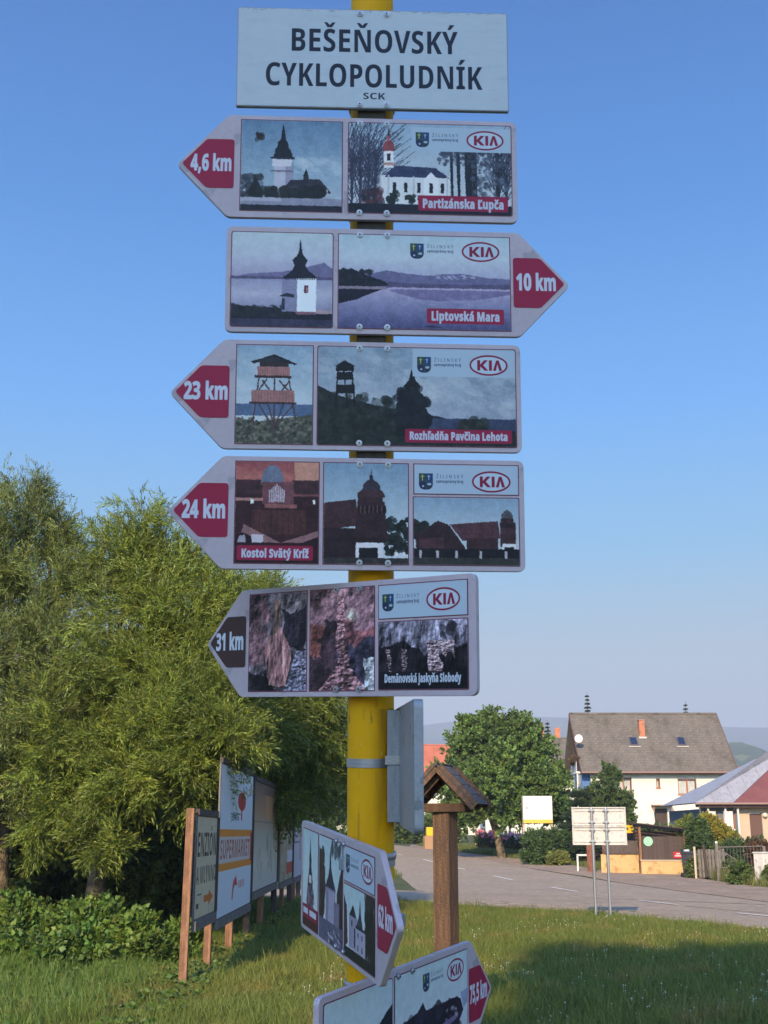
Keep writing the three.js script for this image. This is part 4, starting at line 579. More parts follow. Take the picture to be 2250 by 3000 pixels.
{ // pole
  const p = thing('sign_pole', 'yellow painted steel pole carrying the cycle route boards', 'pole'); p.position.copy(onPole(-1.659)); p.quaternion.copy(LEAN);
  mesh('tube', new THREE.CylinderGeometry(PR, PR, 4.19, 48, 1).translate(0, 2.095, 0), yellowMat, p).geometry.attributes.uv.array.forEach((v, i, a) => { a[i] *= i % 2 ? 4.19 : .41; });
  mesh('dark_strip', rbox(.084, 1.5, .021, .003, 0, 1.659 + 1.58, PR + .0115), mat({ map: patchy([.035, .030, .022], [.06, .05, .036], .4), roughness: .75 }), p);  // dark strip added down the pole front, darkens the gaps between boards
  mesh('cap', cyl(PR + .002, PR - .004, .012, 0, 4.2, 0, 40), yellowMat, p);
  const g = new THREE.CylinderGeometry(PR + .0025, PR + .0025, .024, 48, 1, true); mesh('clamp_band', g.translate(0, 1.659 + .193, 0), steelMat, p);
  for (const [y, a] of [[1.659 - .075, 2.5], [1.659 - .235, -.35]]) { const b = new THREE.CylinderGeometry(PR + .003, PR + .003, .022, 40, 1, true).translate(0, y, 0); mesh('clamp_band', b, steelMat, p); mesh('clamp_lug', rbox(.04, .034, .026, .004, (PR + .014) * Math.cos(a), y, (PR + .014) * Math.sin(a), -a), aluMat, p); }
}
{ // name board on top
  const w = .8107, h = .3174, t = thing('name_board', 'white rectangular name board with dark two line lettering', 'sign'); place(t, 2.263, 0, .0426);
  const sh = outline([[-w / 2, h / 2], [-w / 2, -h / 2], [w / 2, -h / 2], [w / 2, h / 2]], .003); mesh('plate', plateGeo(sh, .011), edgeMat, t);
  const W = 1024, Hc = 400, [c, g] = canvas(W, Hc, '#c2caca'), r = rng(77);
  for (let i = 0; i < 700; i++) { g.globalAlpha = .05 + r() * .06; g.fillStyle = r() < .5 ? '#a8b2b4' : '#d0d6d6'; g.beginPath(); g.ellipse(r() * W, r() * Hc, 5 + r() * 40, 2 + r() * 10, 0, 0, 7); g.fill(); } g.globalAlpha = 1;
  for (let i = 0; i < 40; i++) { g.fillStyle = '#7c8890'; g.globalAlpha = .5; g.fillRect(r() * W, r() * Hc, 1 + r() * 3, 1 + r() * 2); } g.globalAlpha = .35; for (let i = 0; i < 60; i++) { g.fillStyle = '#5c646a'; g.fillRect(r() * W, r() * r() * 10, 4 + r() * 20, 1 + r() * 3); } g.globalAlpha = 1;
  fit(g, 'BEŠEŇOVSKÝ', .19 * W, .815 * W, .205 * Hc, .435 * Hc, '#1b2130'); fit(g, 'CYKLOPOLUDNÍK', .1 * W, .905 * W, .56 * Hc, .79 * Hc, '#1b2130'); fit(g, 'SCK', .462 * W, .545 * W, .845 * Hc, .91 * Hc, '#2a303c');
  const e = .0015, m = printMat(c); m.roughness = .42; printed('printed_face', outline([[-w / 2 + e, h / 2 - e], [-w / 2 + e, -h / 2 + e], [w / 2 - e, -h / 2 + e], [w / 2 - e, h / 2 - e]], .003), .0012, m, -w / 2, w, h, t);
  for (const dx of [-.04, .04]) for (const y of [.146, -.148]) rivet(t, dx, y, .0014);
  bracket(t, 0, 0, -.0125);
}
const D = Math.PI / 180;
arrowSign({ label: 'left pointing arrow board marked 4,6 km with two church photographs', dir: -1, y: 1.913, off: -.425, yaw: 2.83 * D, roll: -.1 * D, marker: {},
  panes: [[.186, .482, .045, .935], [.502, .984, .045, .935, 'photo_panel', .008]],
  art(g, W, h) { pane(g, W, h, 'tower', [.186, .482, .045, .935]); pane(g, W, h, 'church', [.502, .984, .045, .935]); logos(g, W, h, { white: [.688, .984, .075, .315], ...LG(.907) }); banner(g, W, h, [.707, .973, .755, .905], 'Partizánska Ľupča'); markerArt(g, W, h, -1, '4,6 km', RED, .04, .16); } });
arrowSign({ label: 'right pointing arrow board marked 10 km with chapel and lake photographs', dir: 1, y: 1.565, off: .426, yaw: 3.40 * D, marker: {},
  panes: [[.015, .306, .052, .95, 'photo_panel', .008], [.324, .824, .052, .95]],
  art(g, W, h) { pane(g, W, h, 'chapel', [.015, .306, .052, .95]); pane(g, W, h, 'lake', [.324, .824, .052, .95]); logos(g, W, h, LG(.739)); banner(g, W, h, [.58, .805, .75, .895], 'Liptovská Mara'); markerArt(g, W, h, 1, '10 km', RED, .842, .962); } });
arrowSign({ label: 'left pointing arrow board marked 23 km with wooden lookout tower photographs', dir: -1, y: 1.222, off: -.426, yaw: 3.60 * D, roll: -.07 * D, marker: {},
  panes: [[.186, .402, .045, .955], [.417, .985, .045, .955, 'photo_panel', .008]],
  art(g, W, h) { pane(g, W, h, 'lookout', [.186, .402, .045, .955]); pane(g, W, h, 'hilltop', [.417, .985, .045, .955]); logos(g, W, h, { white: [.688, .985, .05, .31], ...LG(.908) }); banner(g, W, h, [.666, .973, .80, .925], 'Rozhľadňa Pavčina Lehota'); markerArt(g, W, h, -1, '23 km', RED, .038, .164); } });
arrowSign({ label: 'left pointing arrow board marked 24 km with timber church photographs', dir: -1, y: .881, off: -.423, yaw: 4.52 * D, roll: -.05 * D, marker: {},
  panes: [[.186, .417, .045, .95], [.432, .669, .045, .95], [.687, .984, .045, .31, 'logo_panel'], [.685, .984, .345, .95, 'photo_panel', .004]],
  art(g, W, h) { pane(g, W, h, 'organ', [.186, .417, .045, .95]); pane(g, W, h, 'belfry', [.432, .669, .045, .95]); pane(g, W, h, 'timber', [.685, .984, .345, .95]); logos(g, W, h, { white: [.687, .984, .045, .31], ...LG(.907) }); banner(g, W, h, [.192, .403, .795, .925], 'Kostol Svätý Kríž'); markerArt(g, W, h, -1, '24 km', RED, .038, .16); } });
arrowSign({ label: 'turned arrow board marked 31 km on brown with cave photographs', dir: -1, y: .532, off: -.402, yaw: -35.87 * D, roll: -.05 * D, Ls: .8151, Lt: .1399, Hs: .3129, marker: {},
  panes: [[.181, .41, .048, .95], [.424, .661, .048, .95], [.678, .975, .048, .335, 'logo_panel'], [.678, .975, .37, .945, 'photo_panel', .005]],
  art(g, W, h) { pane(g, W, h, 'cave1', [.181, .41, .048, .95]); pane(g, W, h, 'cave2', [.424, .661, .048, .95]); pane(g, W, h, 'cave3', [.678, .975, .37, .945]); logos(g, W, h, { white: [.678, .975, .048, .335], ...LG(.897) }); banner(g, W, h, [.685, .965, .795, .91], 'Demänovská jaskyňa Slobody', null); markerArt(g, W, h, -1, '31 km', '#4a3532', .04, .158); } });
arrowSign({ label: 'sharply turned arrow board marked 62 km with castle church photographs', dir: 1, gap: .085, y: -.163, off: .372, yaw: -73.12 * D, roll: .08 * D, marker: {},
  panes: [[.03, .223, .06, .955, 'photo_panel', .006], [.24, .5, .06, .955], [.52, .81, .065, .345, 'logo_panel'], [.52, .81, .375, .955]],
  art(g, W, h) { pane(g, W, h, 'spire', [.03, .223, .06, .955]); pane(g, W, h, 'rotunda', [.24, .5, .06, .955]); pane(g, W, h, 'manor', [.52, .81, .375, .955]); logos(g, W, h, { white: [.52, .81, .065, .345], ...LG(.745) }); g.fillStyle = '#8c1c38'; g.fillRect(.03 * W, .76 * h, .193 * W, .12 * h); g.fillStyle = '#cfd0d6'; for (const [a, b] of [[.04, .1], [.12, .205]]) g.fillRect(a * W, .79 * h, (b - a) * W, .055 * h); g.fillStyle = '#4c2026'; g.fillRect(.03 * W, .88 * h, .193 * W, .09 * h); markerArt(g, W, h, 1, '62 km', RED, .842, .962); } });
arrowSign({ label: 'lowest arrow board marked 75,5 km turned away with gorge photographs', dir: 1, y: -.5, off: .42, yaw: 60.94 * D, roll: -.54 * D, marker: {},
  panes: [[.02, .36, .055, .95, 'photo_panel', .01], [.375, .82, .055, .95]],
  art(g, W, h) { pane(g, W, h, 'ridge', [.02, .36, .055, .95]); pane(g, W, h, 'gorge', [.375, .82, .055, .95]); logos(g, W, h, LG(.742)); markerArt(g, W, h, 1, '75,5 km', RED, .84, .965); } });
{ // a board seen from behind and on edge, with its bracket, at the right side of the pole
  const t = thing('direction_sign', 'bare grey back of an edge-on board strapped to the pole', 'sign', [0, 0, 0], 0, 'arrow boards on the yellow pole');
  const P0 = V(.0945, 1.805, -2.87), dirn = V(-.07, .055, -1).normalize(); t.position.copy(P0);
  const q = new THREE.Quaternion().setFromRotationMatrix(new THREE.Matrix4().makeBasis(dirn, V(0, 1, .05).addScaledVector(dirn, -V(0, 1, .05).dot(dirn)).normalize(), new THREE.Vector3().crossVectors(dirn, V(0, 1, .05)).normalize())); t.quaternion.copy(q);
  const h = .157; mesh('plate', plateGeo(outline([[0, h], [0, -h], [.85, -h], [1, 0], [.85, h]], [.02, .02, .012, .014, .012]), .02), aluMat, t);
  mesh('mounting_channel', rbox(.05, .30, .012, .002, 0, 0, 0), aluMat, t).position.copy(V(.034, 1.828, -3.292).sub(P0).applyQuaternion(q.clone().invert())); t.children.at(-1).quaternion.copy(q.clone().invert().multiply(LEAN));
  const s = mesh('clamp_strap', rbox(.056, .024, .005, .001, 0, 0, 0), steelMat, t); s.position.copy(V(.031, 1.842, -3.283).sub(P0).applyQuaternion(q.clone().invert())); s.quaternion.copy(q.clone().invert().multiply(LEAN));
}
// ───────────── wooden hoardings along the lawn ─────────────
const postMat = mat({ map: grain([.19, .088, .042], [.29, .145, .075], .5, 4), roughness: .75, bumpMap: bumpTex(.3, N2), bumpScale: .004 });
const darkWood = mat({ map: grain([.035, .028, .024], [.085, .062, .048], .5, 6), roughness: .85, bumpMap: bumpTex(.3, N2), bumpScale: .004 });
const greyWood = mat({ map: grain([.10, .085, .07], [.19, .165, .14], .5, 7), roughness: .9, bumpMap: bumpTex(.3, N2), bumpScale: .005 });
const ADS = {
  guesthouse(g, W, h) { const r = rng(5); g.fillStyle = '#c9ba98'; g.fillRect(0, 0, W, h); for (let i = 0; i < 300; i++) { g.globalAlpha = .06; g.fillStyle = r() < .5 ? '#7f725c' : '#c4b699'; g.fillRect(r() * W, r() * h, 10 + r() * 60, 4 + r() * 40); } g.globalAlpha = 1;
    fit(g, 'PENZIÓN', -.13 * W, .99 * W, .16 * h, .40 * h, '#3c3128'); g.globalAlpha = .8; fit(g, 'A MLYNNO', .02 * W, 1.02 * W, .5 * h, .67 * h, '#4c4030'); g.globalAlpha = 1;
    g.fillStyle = '#c4682c'; g.beginPath(); [[.42, .80], [.66, .80], [.66, .755], [.9, .835], [.66, .915], [.66, .87], [.42, .87]].forEach(([x, y], i) => (i ? g.lineTo(x * W, y * h) : g.moveTo(x * W, y * h))); g.fill(); g.fillStyle = '#4c4234'; g.fillRect(.06 * W, .86 * h, .12 * W, .05 * h); g.fillRect(.1 * W, .77 * h, .2 * W, .012 * h); },
  shop(g, W, h) { g.fillStyle = '#c9d1d4'; g.fillRect(0, 0, W, h); g.fillStyle = '#d98628'; g.fillRect(0, .43 * h, W, .05 * h); g.fillRect(0, .655 * h, W, .05 * h); g.fillStyle = '#c9bcb4'; g.fillRect(0, .48 * h, W, .175 * h); g.fillStyle = '#b23c30'; g.fillRect(.94 * W, .45 * h, .06 * W, .22 * h); fit(g, 'SUPERMARKET', .03 * W, .92 * W, .50 * h, .63 * h, '#a06450');
    g.fillStyle = '#b2302c'; g.beginPath(); g.ellipse(.62 * W, .22 * h, .13 * W, .07 * h, 0, 0, 7); g.fill(); g.fillRect(.6 * W, .22 * h, .035 * W, .14 * h); fit(g, 'JEDNOTA', .3 * W, .54 * W, .315 * h, .365 * h, '#4c5468'); g.strokeStyle = '#b8503c'; g.lineWidth = .03 * W; g.beginPath(); g.moveTo(.4 * W, .92 * h); g.quadraticCurveTo(.4 * W, .83 * h, .46 * W, .8 * h); g.stroke(); g.fillStyle = '#c0402c'; g.beginPath(); g.moveTo(.42 * W, .82 * h); g.lineTo(.5 * W, .75 * h); g.lineTo(.54 * W, .83 * h); g.fill(); g.globalAlpha = .7; g.fillStyle = '#b8685c'; for (let i = 0; i < 4; i++) g.fillRect((.58 + i * .05) * W, .8 * h, .03 * W, .055 * h); g.globalAlpha = 1; },
  faded(g, W, h) { const r = rng(9), q = g.createLinearGradient(0, 0, 0, h); ['#6e6056', '#a07c5e', '#a8a38f', '#c0bba4', '#bbb6ac'].forEach((c, i) => q.addColorStop(i / 4, c)); g.fillStyle = q; g.fillRect(0, 0, W, h); g.globalAlpha = .6; g.fillStyle = '#c08a5c'; g.beginPath(); g.moveTo(.4 * W, .1 * h); g.lineTo(.95 * W, .08 * h); g.lineTo(.7 * W, .2 * h); g.lineTo(.72 * W, .34 * h); g.lineTo(.45 * W, .34 * h); g.fill(); g.fillStyle = '#6c5a4c'; g.fillRect(.3 * W, .03 * h, .7 * W, .07 * h); for (let i = 0; i < 26; i++) { g.globalAlpha = .3; g.fillStyle = i % 2 ? '#5c5c50' : '#6c6a5c'; g.fillRect(r() * W, (.42 + r() * .36) * h, .02 * W + r() * 8, .06 * h + r() * 40); } g.globalAlpha = .5; g.fillStyle = '#44483c'; g.fillRect(0, .365 * h, W, .008 * h); g.globalAlpha = 1; },
  pale(g, W, h) { const r = rng(12); g.fillStyle = '#a59c84'; g.fillRect(0, 0, W, h); for (let i = 0; i < 60; i++) { g.globalAlpha = .3; g.fillStyle = ['#8a7c5c', '#b9b3a4', '#6c6a54'][i % 3]; g.fillRect(r() * W, r() * h, 20 + r() * 90, 10 + r() * 60); } g.globalAlpha = 1; g.fillStyle = '#b8503c'; g.fillRect(.5 * W, .82 * h, .5 * W, .12 * h); g.fillStyle = '#c9ccd4'; g.fillRect(.55 * W, .68 * h, .45 * W, .13 * h); },
  white(g, W, h) { g.fillStyle = '#b4b6bc'; g.fillRect(0, 0, W, h); g.fillStyle = '#6c7488'; for (let i = 0; i < 6; i++) g.fillRect(.1 * W, (.2 + i * .07) * h, (.3 + (i % 3) * .14) * W, .025 * h); g.fillStyle = '#b08a84'; g.fillRect(.7 * W, .1 * h, .2 * W, .7 * h); },
};
// boards run along z on the line x = -2.2 and face the road
function hoarding(label, ad, z0, z1, y0, y1, posts, frame) {
  const t = thing('hoarding', label, 'billboard', [-2.2, 0, (z0 + z1) / 2], 0, 'wooden hoardings in a row by the willows'), zc = (z0 + z1) / 2;
  const w = Math.abs(z1 - z0), h = y1 - y0, [c, g] = canvas(512, Math.round(512 * h / w) > 1024 ? 1024 : Math.max(256, Math.round(512 * h / w)), '#999'); ADS[ad](g, c.width, c.height);
  const m = printMat(c); m.roughness = .7; const p = new THREE.PlaneGeometry(w, h).rotateY(Math.PI / 2).translate(.034, (y0 + y1) / 2, 0); // reads left to right going away
  mesh('poster', p, m, t); mesh('board', box(.024, h + .02, w + .02, .018, (y0 + y1) / 2, 0), greyWood, t);
  for (const [z, top, sq] of posts) { const r = rng(Math.round(-z * 10)); mesh('post', box(sq, top + .3, sq, -.05 + sq * .1, top / 2 - .15, z - zc, 0, (r() - .5) * .06, (r() - .5) * .02), frame && (sq < .09 || top > 1.5) ? frame : postMat, t); }
  mesh('lower_beam', box(.05, .11, w, -.005 + .035, y0 - .075, 0), greyWood, t); mesh('upper_beam', box(.045, .075, w, .03, y1 + .05, 0), darkWood, t);
  for (const s of [-1]) mesh('side_batten', box(.035, h + .02, .05, .047, (y0 + y1) / 2, s * (w / 2 + .02)), darkWood, t);
  return t;
}
hoarding('small beige guest house hoarding with an orange arrow', 'guesthouse', -14.2, -15.86, .70, 1.84, [[-14.08, 1.93, .088], [-15.92, 1.9, .088]]);
hoarding('pale blue shop hoarding crossed by two orange bands', 'shop', -16.1, -20.05, .58, 2.55, [[-18.05, .62, .1], [-20.15, 2.66, .11]], darkWood);
hoarding('faded brown and grey picture hoarding between dark posts', 'faded', -20.4, -24.9, .72, 2.5, [[-22.5, .7, .1], [-25.1, 2.62, .11]], darkWood);
hoarding('weathered tan hoarding with a red and white strip', 'pale', -25.6, -29.05, .66, 2.6, [[-27.1, .7, .09], [-29.25, 2.7, .11]], darkWood);
hoarding('plain white hoarding at the far end of the row', 'white', -29.6, -32.2, .62, 2.5, [[-30.6, .65, .09], [-32.35, 2.6, .11]], darkWood);

// ───────────── roofed wooden post on the lawn ─────────────
{
  const wood = mat({ map: grain([.082, .042, .019], [.14, .072, .032], .45, 9, 18), roughness: .7, bumpMap: bumpTex(.25, N2), bumpScale: .005 }), felt = mat({ map: patchy([.055, .05, .05], [.10, .095, .10], .6, { fine: .5, c: [.14, .135, .13] }), roughness: .95 });
  const t = thing('roofed_post', 'brown timber post with a small gabled roof on the lawn', 'post', [.55, 0, -11], -.40);
  mesh('post', rbox(.165, 1.96, .165, .006, 0, .9, 0, -.18), wood, t).geometry.attributes.uv.array.forEach((v, i, a) => { a[i] *= i % 2 ? 1.9 : .18; });
  for (const s of [-1, 1]) mesh('collar_beam', rbox(.46, .075, .04, .004, 0, 1.872, s * .1), wood, t);
  const half = .31, rise = .31, y0 = 1.885, ang = Math.atan2(rise, half), L = Math.hypot(half, rise) + .05;
  for (const z of [-.1, .1]) for (const s of [-1, 1]) mesh('rafter', box(L - .06, .07, .04, s * half / 2, y0 + rise / 2 - .015, z, 0, 0, -s * ang), wood, t);
  for (const s of [-1, 1]) {
    for (const z of [-.2, .2]) mesh('barge_board', box(L, .085, .022, s * (half / 2 + .03), y0 + rise / 2 + .012, z, 0, 0, -s * ang), wood, t);
    for (let k = 0; k < 5; k++) { const f = (k + .5) / 5 * L - .02; mesh('roof_board', box(L / 5 - .004, .018, .385, s * Math.cos(ang) * f, y0 + rise + .032 - Math.sin(ang) * f, 0, 0, 0, -s * ang), wood, t); }
    for (let k = 0; k < 4; k++) { const f = (k + .55) / 4 * L - .02; mesh('roofing_felt', box(L / 4 + .02, .007, .44, s * Math.cos(ang) * f + s * .010 * Math.sin(ang), y0 + rise + .048 - Math.sin(ang) * f, 0, 0, 0, -s * (ang - .04)), felt, t); }
    mesh('purlin', box(.04, .04, .37, s * .2, y0 + rise - .215, 0), wood, t);
  }
}
// ───────────── road sign seen from behind ─────────────
{
  const back = mat({ map: patchy([.50, .47, .43], [.58, .55, .51], 1, { fine: .08, c: [.44, .41, .39] }), roughness: .55, metalness: .15 }), t = thing('road_sign', 'grey back of a two post road direction sign', 'sign', [4.4, 0, -24.9], -.05);
  for (const x of [-.15, .14]) { mesh('post', cyl(.03, .03, 2.16, x, 1.06, -.06, 14), steelMat, t); mesh('post_cap', cyl(.033, .025, .02, x, 2.15, -.06, 14), steelMat, t); }
  for (const [y0, y1] of [[1.8, 2.17], [1.42, 1.79]]) {
    const h = y1 - y0, p = mesh('panel', [box(1.1, h, .004, 0, (y0 + y1) / 2, -.115), box(1.1, .022, .03, 0, y1 - .012, -.101), box(1.1, .022, .03, 0, y0 + .012, -.101), box(.022, h - .05, .03, -.538, (y0 + y1) / 2, -.101), box(.022, h - .05, .03, .538, (y0 + y1) / 2, -.101)], back, t);
    for (const y of [y0 + .07, y1 - .07]) { mesh('rail', box(1.0, .03, .014, 0, y, -.105), back, p); for (const x of [-.15, .14]) mesh('clamp', [rbox(.13, .036, .018, .004, x, y, -.088), rbox(.075, .04, .05, .008, x, y, -.052)], steelMat, p); }
  }
}
// ───────────── kiosk across the road ─────────────
const plaster = (a, b, k = {}) => mat({ map: patchy(a, b, 3, { fine: .1, amount: .35, ...k }), roughness: .92, bumpMap: bumpTex(.8), bumpScale: .006 });
const brownBoard = mat({ map: grain([.045, .027, .019], [.068, .042, .03], 1, 3, 4), roughness: .7 });
function flatSign(w, h, draw, name, parent, x, y, z) { const [c, g] = canvas(256, Math.round(256 * h / w), '#fff'); draw(g, c.width, c.height); const m = printMat(c); m.roughness = .5; return mesh(name, new THREE.BoxGeometry(w, h, .02).translate(x, y, z), m, parent); }
{
  const t = thing('kiosk', 'low brown kiosk with ochre base walls beside the bin', 'kiosk', [10.6, .1, -49.4], -.12), ochre = plaster([.50, .30, .12], [.62, .40, .18], { c: [.42, .24, .09] }), redwood = mat({ map: grain([.14, .05, .03], [.22, .085, .05], 1, 5, 4) });
  mesh('base_wall', box(1.75, .56, .18, .55, .22, .55), ochre, t); mesh('base_wall', box(1.5, .78, .18, -1.1, .34, -.2), ochre, t); mesh('base_wall', box(.18, .56, 1.6, 1.33, .22, -.3), ochre, t);
  mesh('wall_coping', box(1.83, .04, .24, .55, .52, .55), plaster([.45, .36, .26], [.5, .4, .3]), t);
  for (let k = 0; k < 5; k++) mesh('board_plank', box(1.62, .172, .03, .55, .635 + k * .177, .5), brownBoard, t);
  const disc = (() => { const [c, g] = canvas(128, 128, '#9fc9a9'); g.strokeStyle = '#5f9c7c'; g.lineWidth = 6; g.beginPath(); g.arc(64, 64, 44, 0, 7); g.stroke(); g.fillStyle = '#6fae8a'; g.fillRect(58, 34, 10, 56); return printMat(c); })();
  mesh('round_sign', new THREE.CylinderGeometry(.18, .18, .02, 28).rotateX(Math.PI / 2).rotateZ(Math.PI / 2).translate(0, 1.24, .53), disc, t);
  flatSign(.36, .24, (g, w, h) => { g.fillStyle = '#b8202c'; g.fillRect(0, 0, w, h); g.fillStyle = '#e8c8c4'; g.fillRect(.3 * w, .2 * h, .4 * w, .16 * h); for (let i = 0; i < 6; i++) g.fillRect((.16 + i * .12) * w, .48 * h, .08 * w, .28 * h); }, 'red_sign', t, 1.14, .72, .53);
  for (const [x, z, h] of [[-.32, .52, 1.86], [1.42, .52, 1.62], [1.42, -1.0, 1.62], [-.32, -1.0, 1.9]]) mesh('post', box(.085, h, .085, x, h / 2 - .06, z), postMat, t);
  for (let k = 0; k < 9; k++) mesh('roof_slat', box(2.3, .03, .12, .5, 1.86 - .0 - .02, -1.25 + k * .24, 0, 0, -.11), darkWood, t);
  for (const z of [.5, -1]) mesh('roof_beam', box(2.2, .09, .06, .55, 1.755, z, 0, 0, -.11), darkWood, t);
  mesh('counter_board', box(1.35, .55, .04, -1.05, 1.0, -.16, -.35), brownBoard, t); mesh('back_wall', box(3.0, 1.5, .05, -.1, .9, -1.05), brownBoard, t);
  for (const [x, w] of [[-2.06, .34], [-1.42, .34]]) mesh('door_panel', box(w, 1.15, .05, x - .15, .5, -.9), redwood, t);
  flatSign(.5, .3, (g, w, h) => { g.fillStyle = '#e0a818'; g.fillRect(0, 0, w, h); g.fillStyle = '#5c4410'; g.fillRect(.35 * w, .3 * h, .3 * w, .35 * h); }, 'yellow_sign', t, -.75, 1.72, -.4);
  mesh('white_frame', [box(.07, .75, .07, -2.75, .3, -1.2), box(.07, .75, .07, -2.25, .3, -1.2), box(.57, .07, .07, -2.5, .68, -1.2)], mat({ color: lin(.6, .58, .53) }), t);
}
{ // wheeled bin
  const t = thing('wheelie_bin', 'dark grey wheeled rubbish bin beside the kiosk', 'bin', [11.5, .02, -46.2], .25), pl = mat({ color: lin(.06, .065, .07), roughness: .5 });
  const b = new THREE.BoxGeometry(.48, .8, .5, 1, 1, 1), p = b.attributes.position; for (let i = 0; i < p.count; i++) if (p.getY(i) < 0) p.setXYZ(i, p.getX(i) * .8, p.getY(i), p.getZ(i) * .75); b.computeVertexNormals();
  mesh('body', b.translate(0, .48, 0), pl, t); mesh('rim', rbox(.52, .05, .54, .012, 0, .89, 0), pl, t); mesh('lid', rbox(.54, .06, .58, .02, 0, .945, .01), pl, t); mesh('handle', bar(V(-.2, .93, -.31), V(.2, .93, -.31), .016), pl, t);
  for (const s of [-1, 1]) mesh('wheel', new THREE.CylinderGeometry(.1, .1, .05, 18).rotateZ(Math.PI / 2).translate(s * .24, .1, -.22), darkMat, t); mesh('bag', rbox(.2, .09, .16, .04, -.16, 1.0, .06), mat({ color: lin(.5, .53, .53), roughness: .5 }), t);
}
{ const t = thing('gate_pillar', 'white plastered gate pillar in the roadside weeds', 'pillar', [12.45, 0, -40.4], .5); mesh('shaft', rbox(.42, 1.02, .42, .015, 0, .5, 0), plaster([.62, .58, .5], [.72, .68, .6], { c: [.4, .36, .3] }), t); mesh('cap', rbox(.46, .05, .46, .012, 0, 1.035, 0), plaster([.6, .57, .5], [.66, .62, .55]), t); }
{ // gate and fence right of the bin
  const t = thing('wire_gate', 'weathered garden gate with a diagonal brace', 'gate', [11.85, .05, -43.7], -.16); mesh('post', [box(.11, 1.3, .11, 0, .6, 0)], greyWood, t); mesh('post_cap', new THREE.SphereGeometry(.05, 12, 8).translate(0, 1.28, 0), mat({ color: lin(.7, .68, .62) }), t); mesh('post', box(.1, 1.2, .1, 1.62, .56, 0), greyWood, t);
  mesh('rail', bar(V(.05, 1.12, .02), V(1.6, 1.16, .02), .022), greyWood, t); mesh('rail', bar(V(.05, .42, .02), V(1.6, .42, .02), .022), greyWood, t); mesh('brace', bar(V(.08, 1.08, .05), V(.95, .44, .05), .02), greyWood, t);
  for (let k = 0; k < 13; k++) mesh('wire', bar(V(.12 + k * .115, .12, .0), V(.12 + k * .115, 1.12, .0), .004, 5), steelMat, t);
  const f = thing('garden_fence', 'short plank fence between kiosk and gate', 'fence', [11.75, .1, -45.4], -.5); for (let k = 0; k < 8; k++) mesh('plank', box(.1, 1.0 + .06 * Math.sin(k * 3), .025, -.1 + k * .125, .48, 0), greyWood, f); for (const y of [.3, .8]) mesh('rail', box(1.1, .07, .04, .34, y, -.035), greyWood, f); mesh('post', bar(V(.16, 0, .1), V(.1, 1.15, .1), .05), darkWood, f); mesh('post', box(.07, 1.15, .07, -.25, .5, .05), mat({ color: lin(.5, .4, .3) }), f);
}
{ // white hoarding behind the hedge
  const t = thing('white_hoarding', 'white hoarding with a yellow lower strip behind the hedge', 'billboard', [7.3, .36, -57.9], .12);
  flatSign(1.42, 1.25, (g, w, h) => { g.fillStyle = '#d9d5cc'; g.fillRect(0, 0, w, h); g.fillStyle = '#d8b850'; g.fillRect(0, .87 * h, w, .13 * h); g.fillStyle = '#9aa49c'; g.fillRect(.1 * w, .4 * h, .06 * w, .08 * h); g.fillRect(.12 * w, .25 * h, .04 * w, .05 * h); }, 'poster', t, 0, 2.38, .05);
  mesh('backing', box(1.45, 1.28, .04, 0, 2.38, .015), greyWood, t); for (const x of [-.68, .68]) mesh('post', box(.09, 3.0, .09, x, 1.48, -.06), mat({ color: lin(.5, .4, .28) }), t);
}
{ // picket fence with flowers, far
  const pk = mat({ map: grain([.34, .18, .12], [.46, .28, .19], 1, 3, 4) }), t = thing('picket_fence', 'reddish picket fence in front of the phlox', 'fence', [5.6, .8, -74.4], -.85);
  for (let k = 0; k < 22; k++) mesh('picket', box(.085, .95, .025, k * .17, .5, 0), pk, t); for (const y of [.25, .75]) mesh('rail', box(3.75, .07, .04, 1.8, y, -.035), pk, t); mesh('plinth', box(3.75, .22, .12, 1.8, .0, -.02), plaster([.3, .19, .14], [.36, .24, .18]), t); for (const x of [-.1, 1.3, 2.7, 3.75]) mesh('post', box(.1, 1.25, .1, x, .55, -.1), mat({ color: lin(.55, .42, .3) }), t);
}
{ const t = thing('post_box', 'small yellow box on a stump by the far road edge', 'box', [2.75, .75, -73.5], .2); mesh('body', rbox(.42, .5, .3, .03, 0, 1.0, 0), mat({ color: lin(.8, .5, .02), roughness: .5 }), t); mesh('stump', box(.5, .8, .4, -.1, .35, 0), mat({ color: lin(.4, .24, .13) }), t); }
// ───────────── houses ─────────────
const roofTex = tex(512, (i, x, y) => { // small weathered slates with lichen
  const row = Math.floor(y / 32), bx = (x + (row % 2) * 16) % 32, edge = (y % 32) < 3 || bx < 2, cell = rng(row * 977 + Math.floor(((x + (row % 2) * 16) % 512) / 32) * 131)();
  let c = mix([.115, .096, .078], [.175, .15, .122], .2 + cell * .6 + (N1[i] - .5)); c = mix(c, [.30, .27, .19], (N2[(i * 5 + 77) % N2.length] - .66) * 12); c = mix(c, [.09, .075, .045], (N1[(i + 9999) % N1.length] - .58) * 5); return c.map((v) => v * (edge ? .62 : 1) * (.9 + N3[i] * .2));
}, 4.6);
const slateMat = mat({ map: roofTex, roughness: .95, bumpMap: bumpTex(1.2), bumpScale: .02 });
const creamMat = plaster([.66, .63, .55], [.71, .68, .59], { c: [.62, .59, .51] }), frameMat = mat({ color: lin(.33, .12, .06), roughness: .6 }), sillMat = mat({ color: lin(.42, .2, .12), roughness: .6 });
const paneMat = new THREE.MeshPhysicalMaterial({ color: lin(.9, .93, .95), roughness: .03, transmission: 1, thickness: 0, ior: 1.5, side: THREE.DoubleSide }), curtainMat = mat({ map: grain([.5, .48, .44], [.66, .64, .6], .8, 2, 40), roughness: .95 });
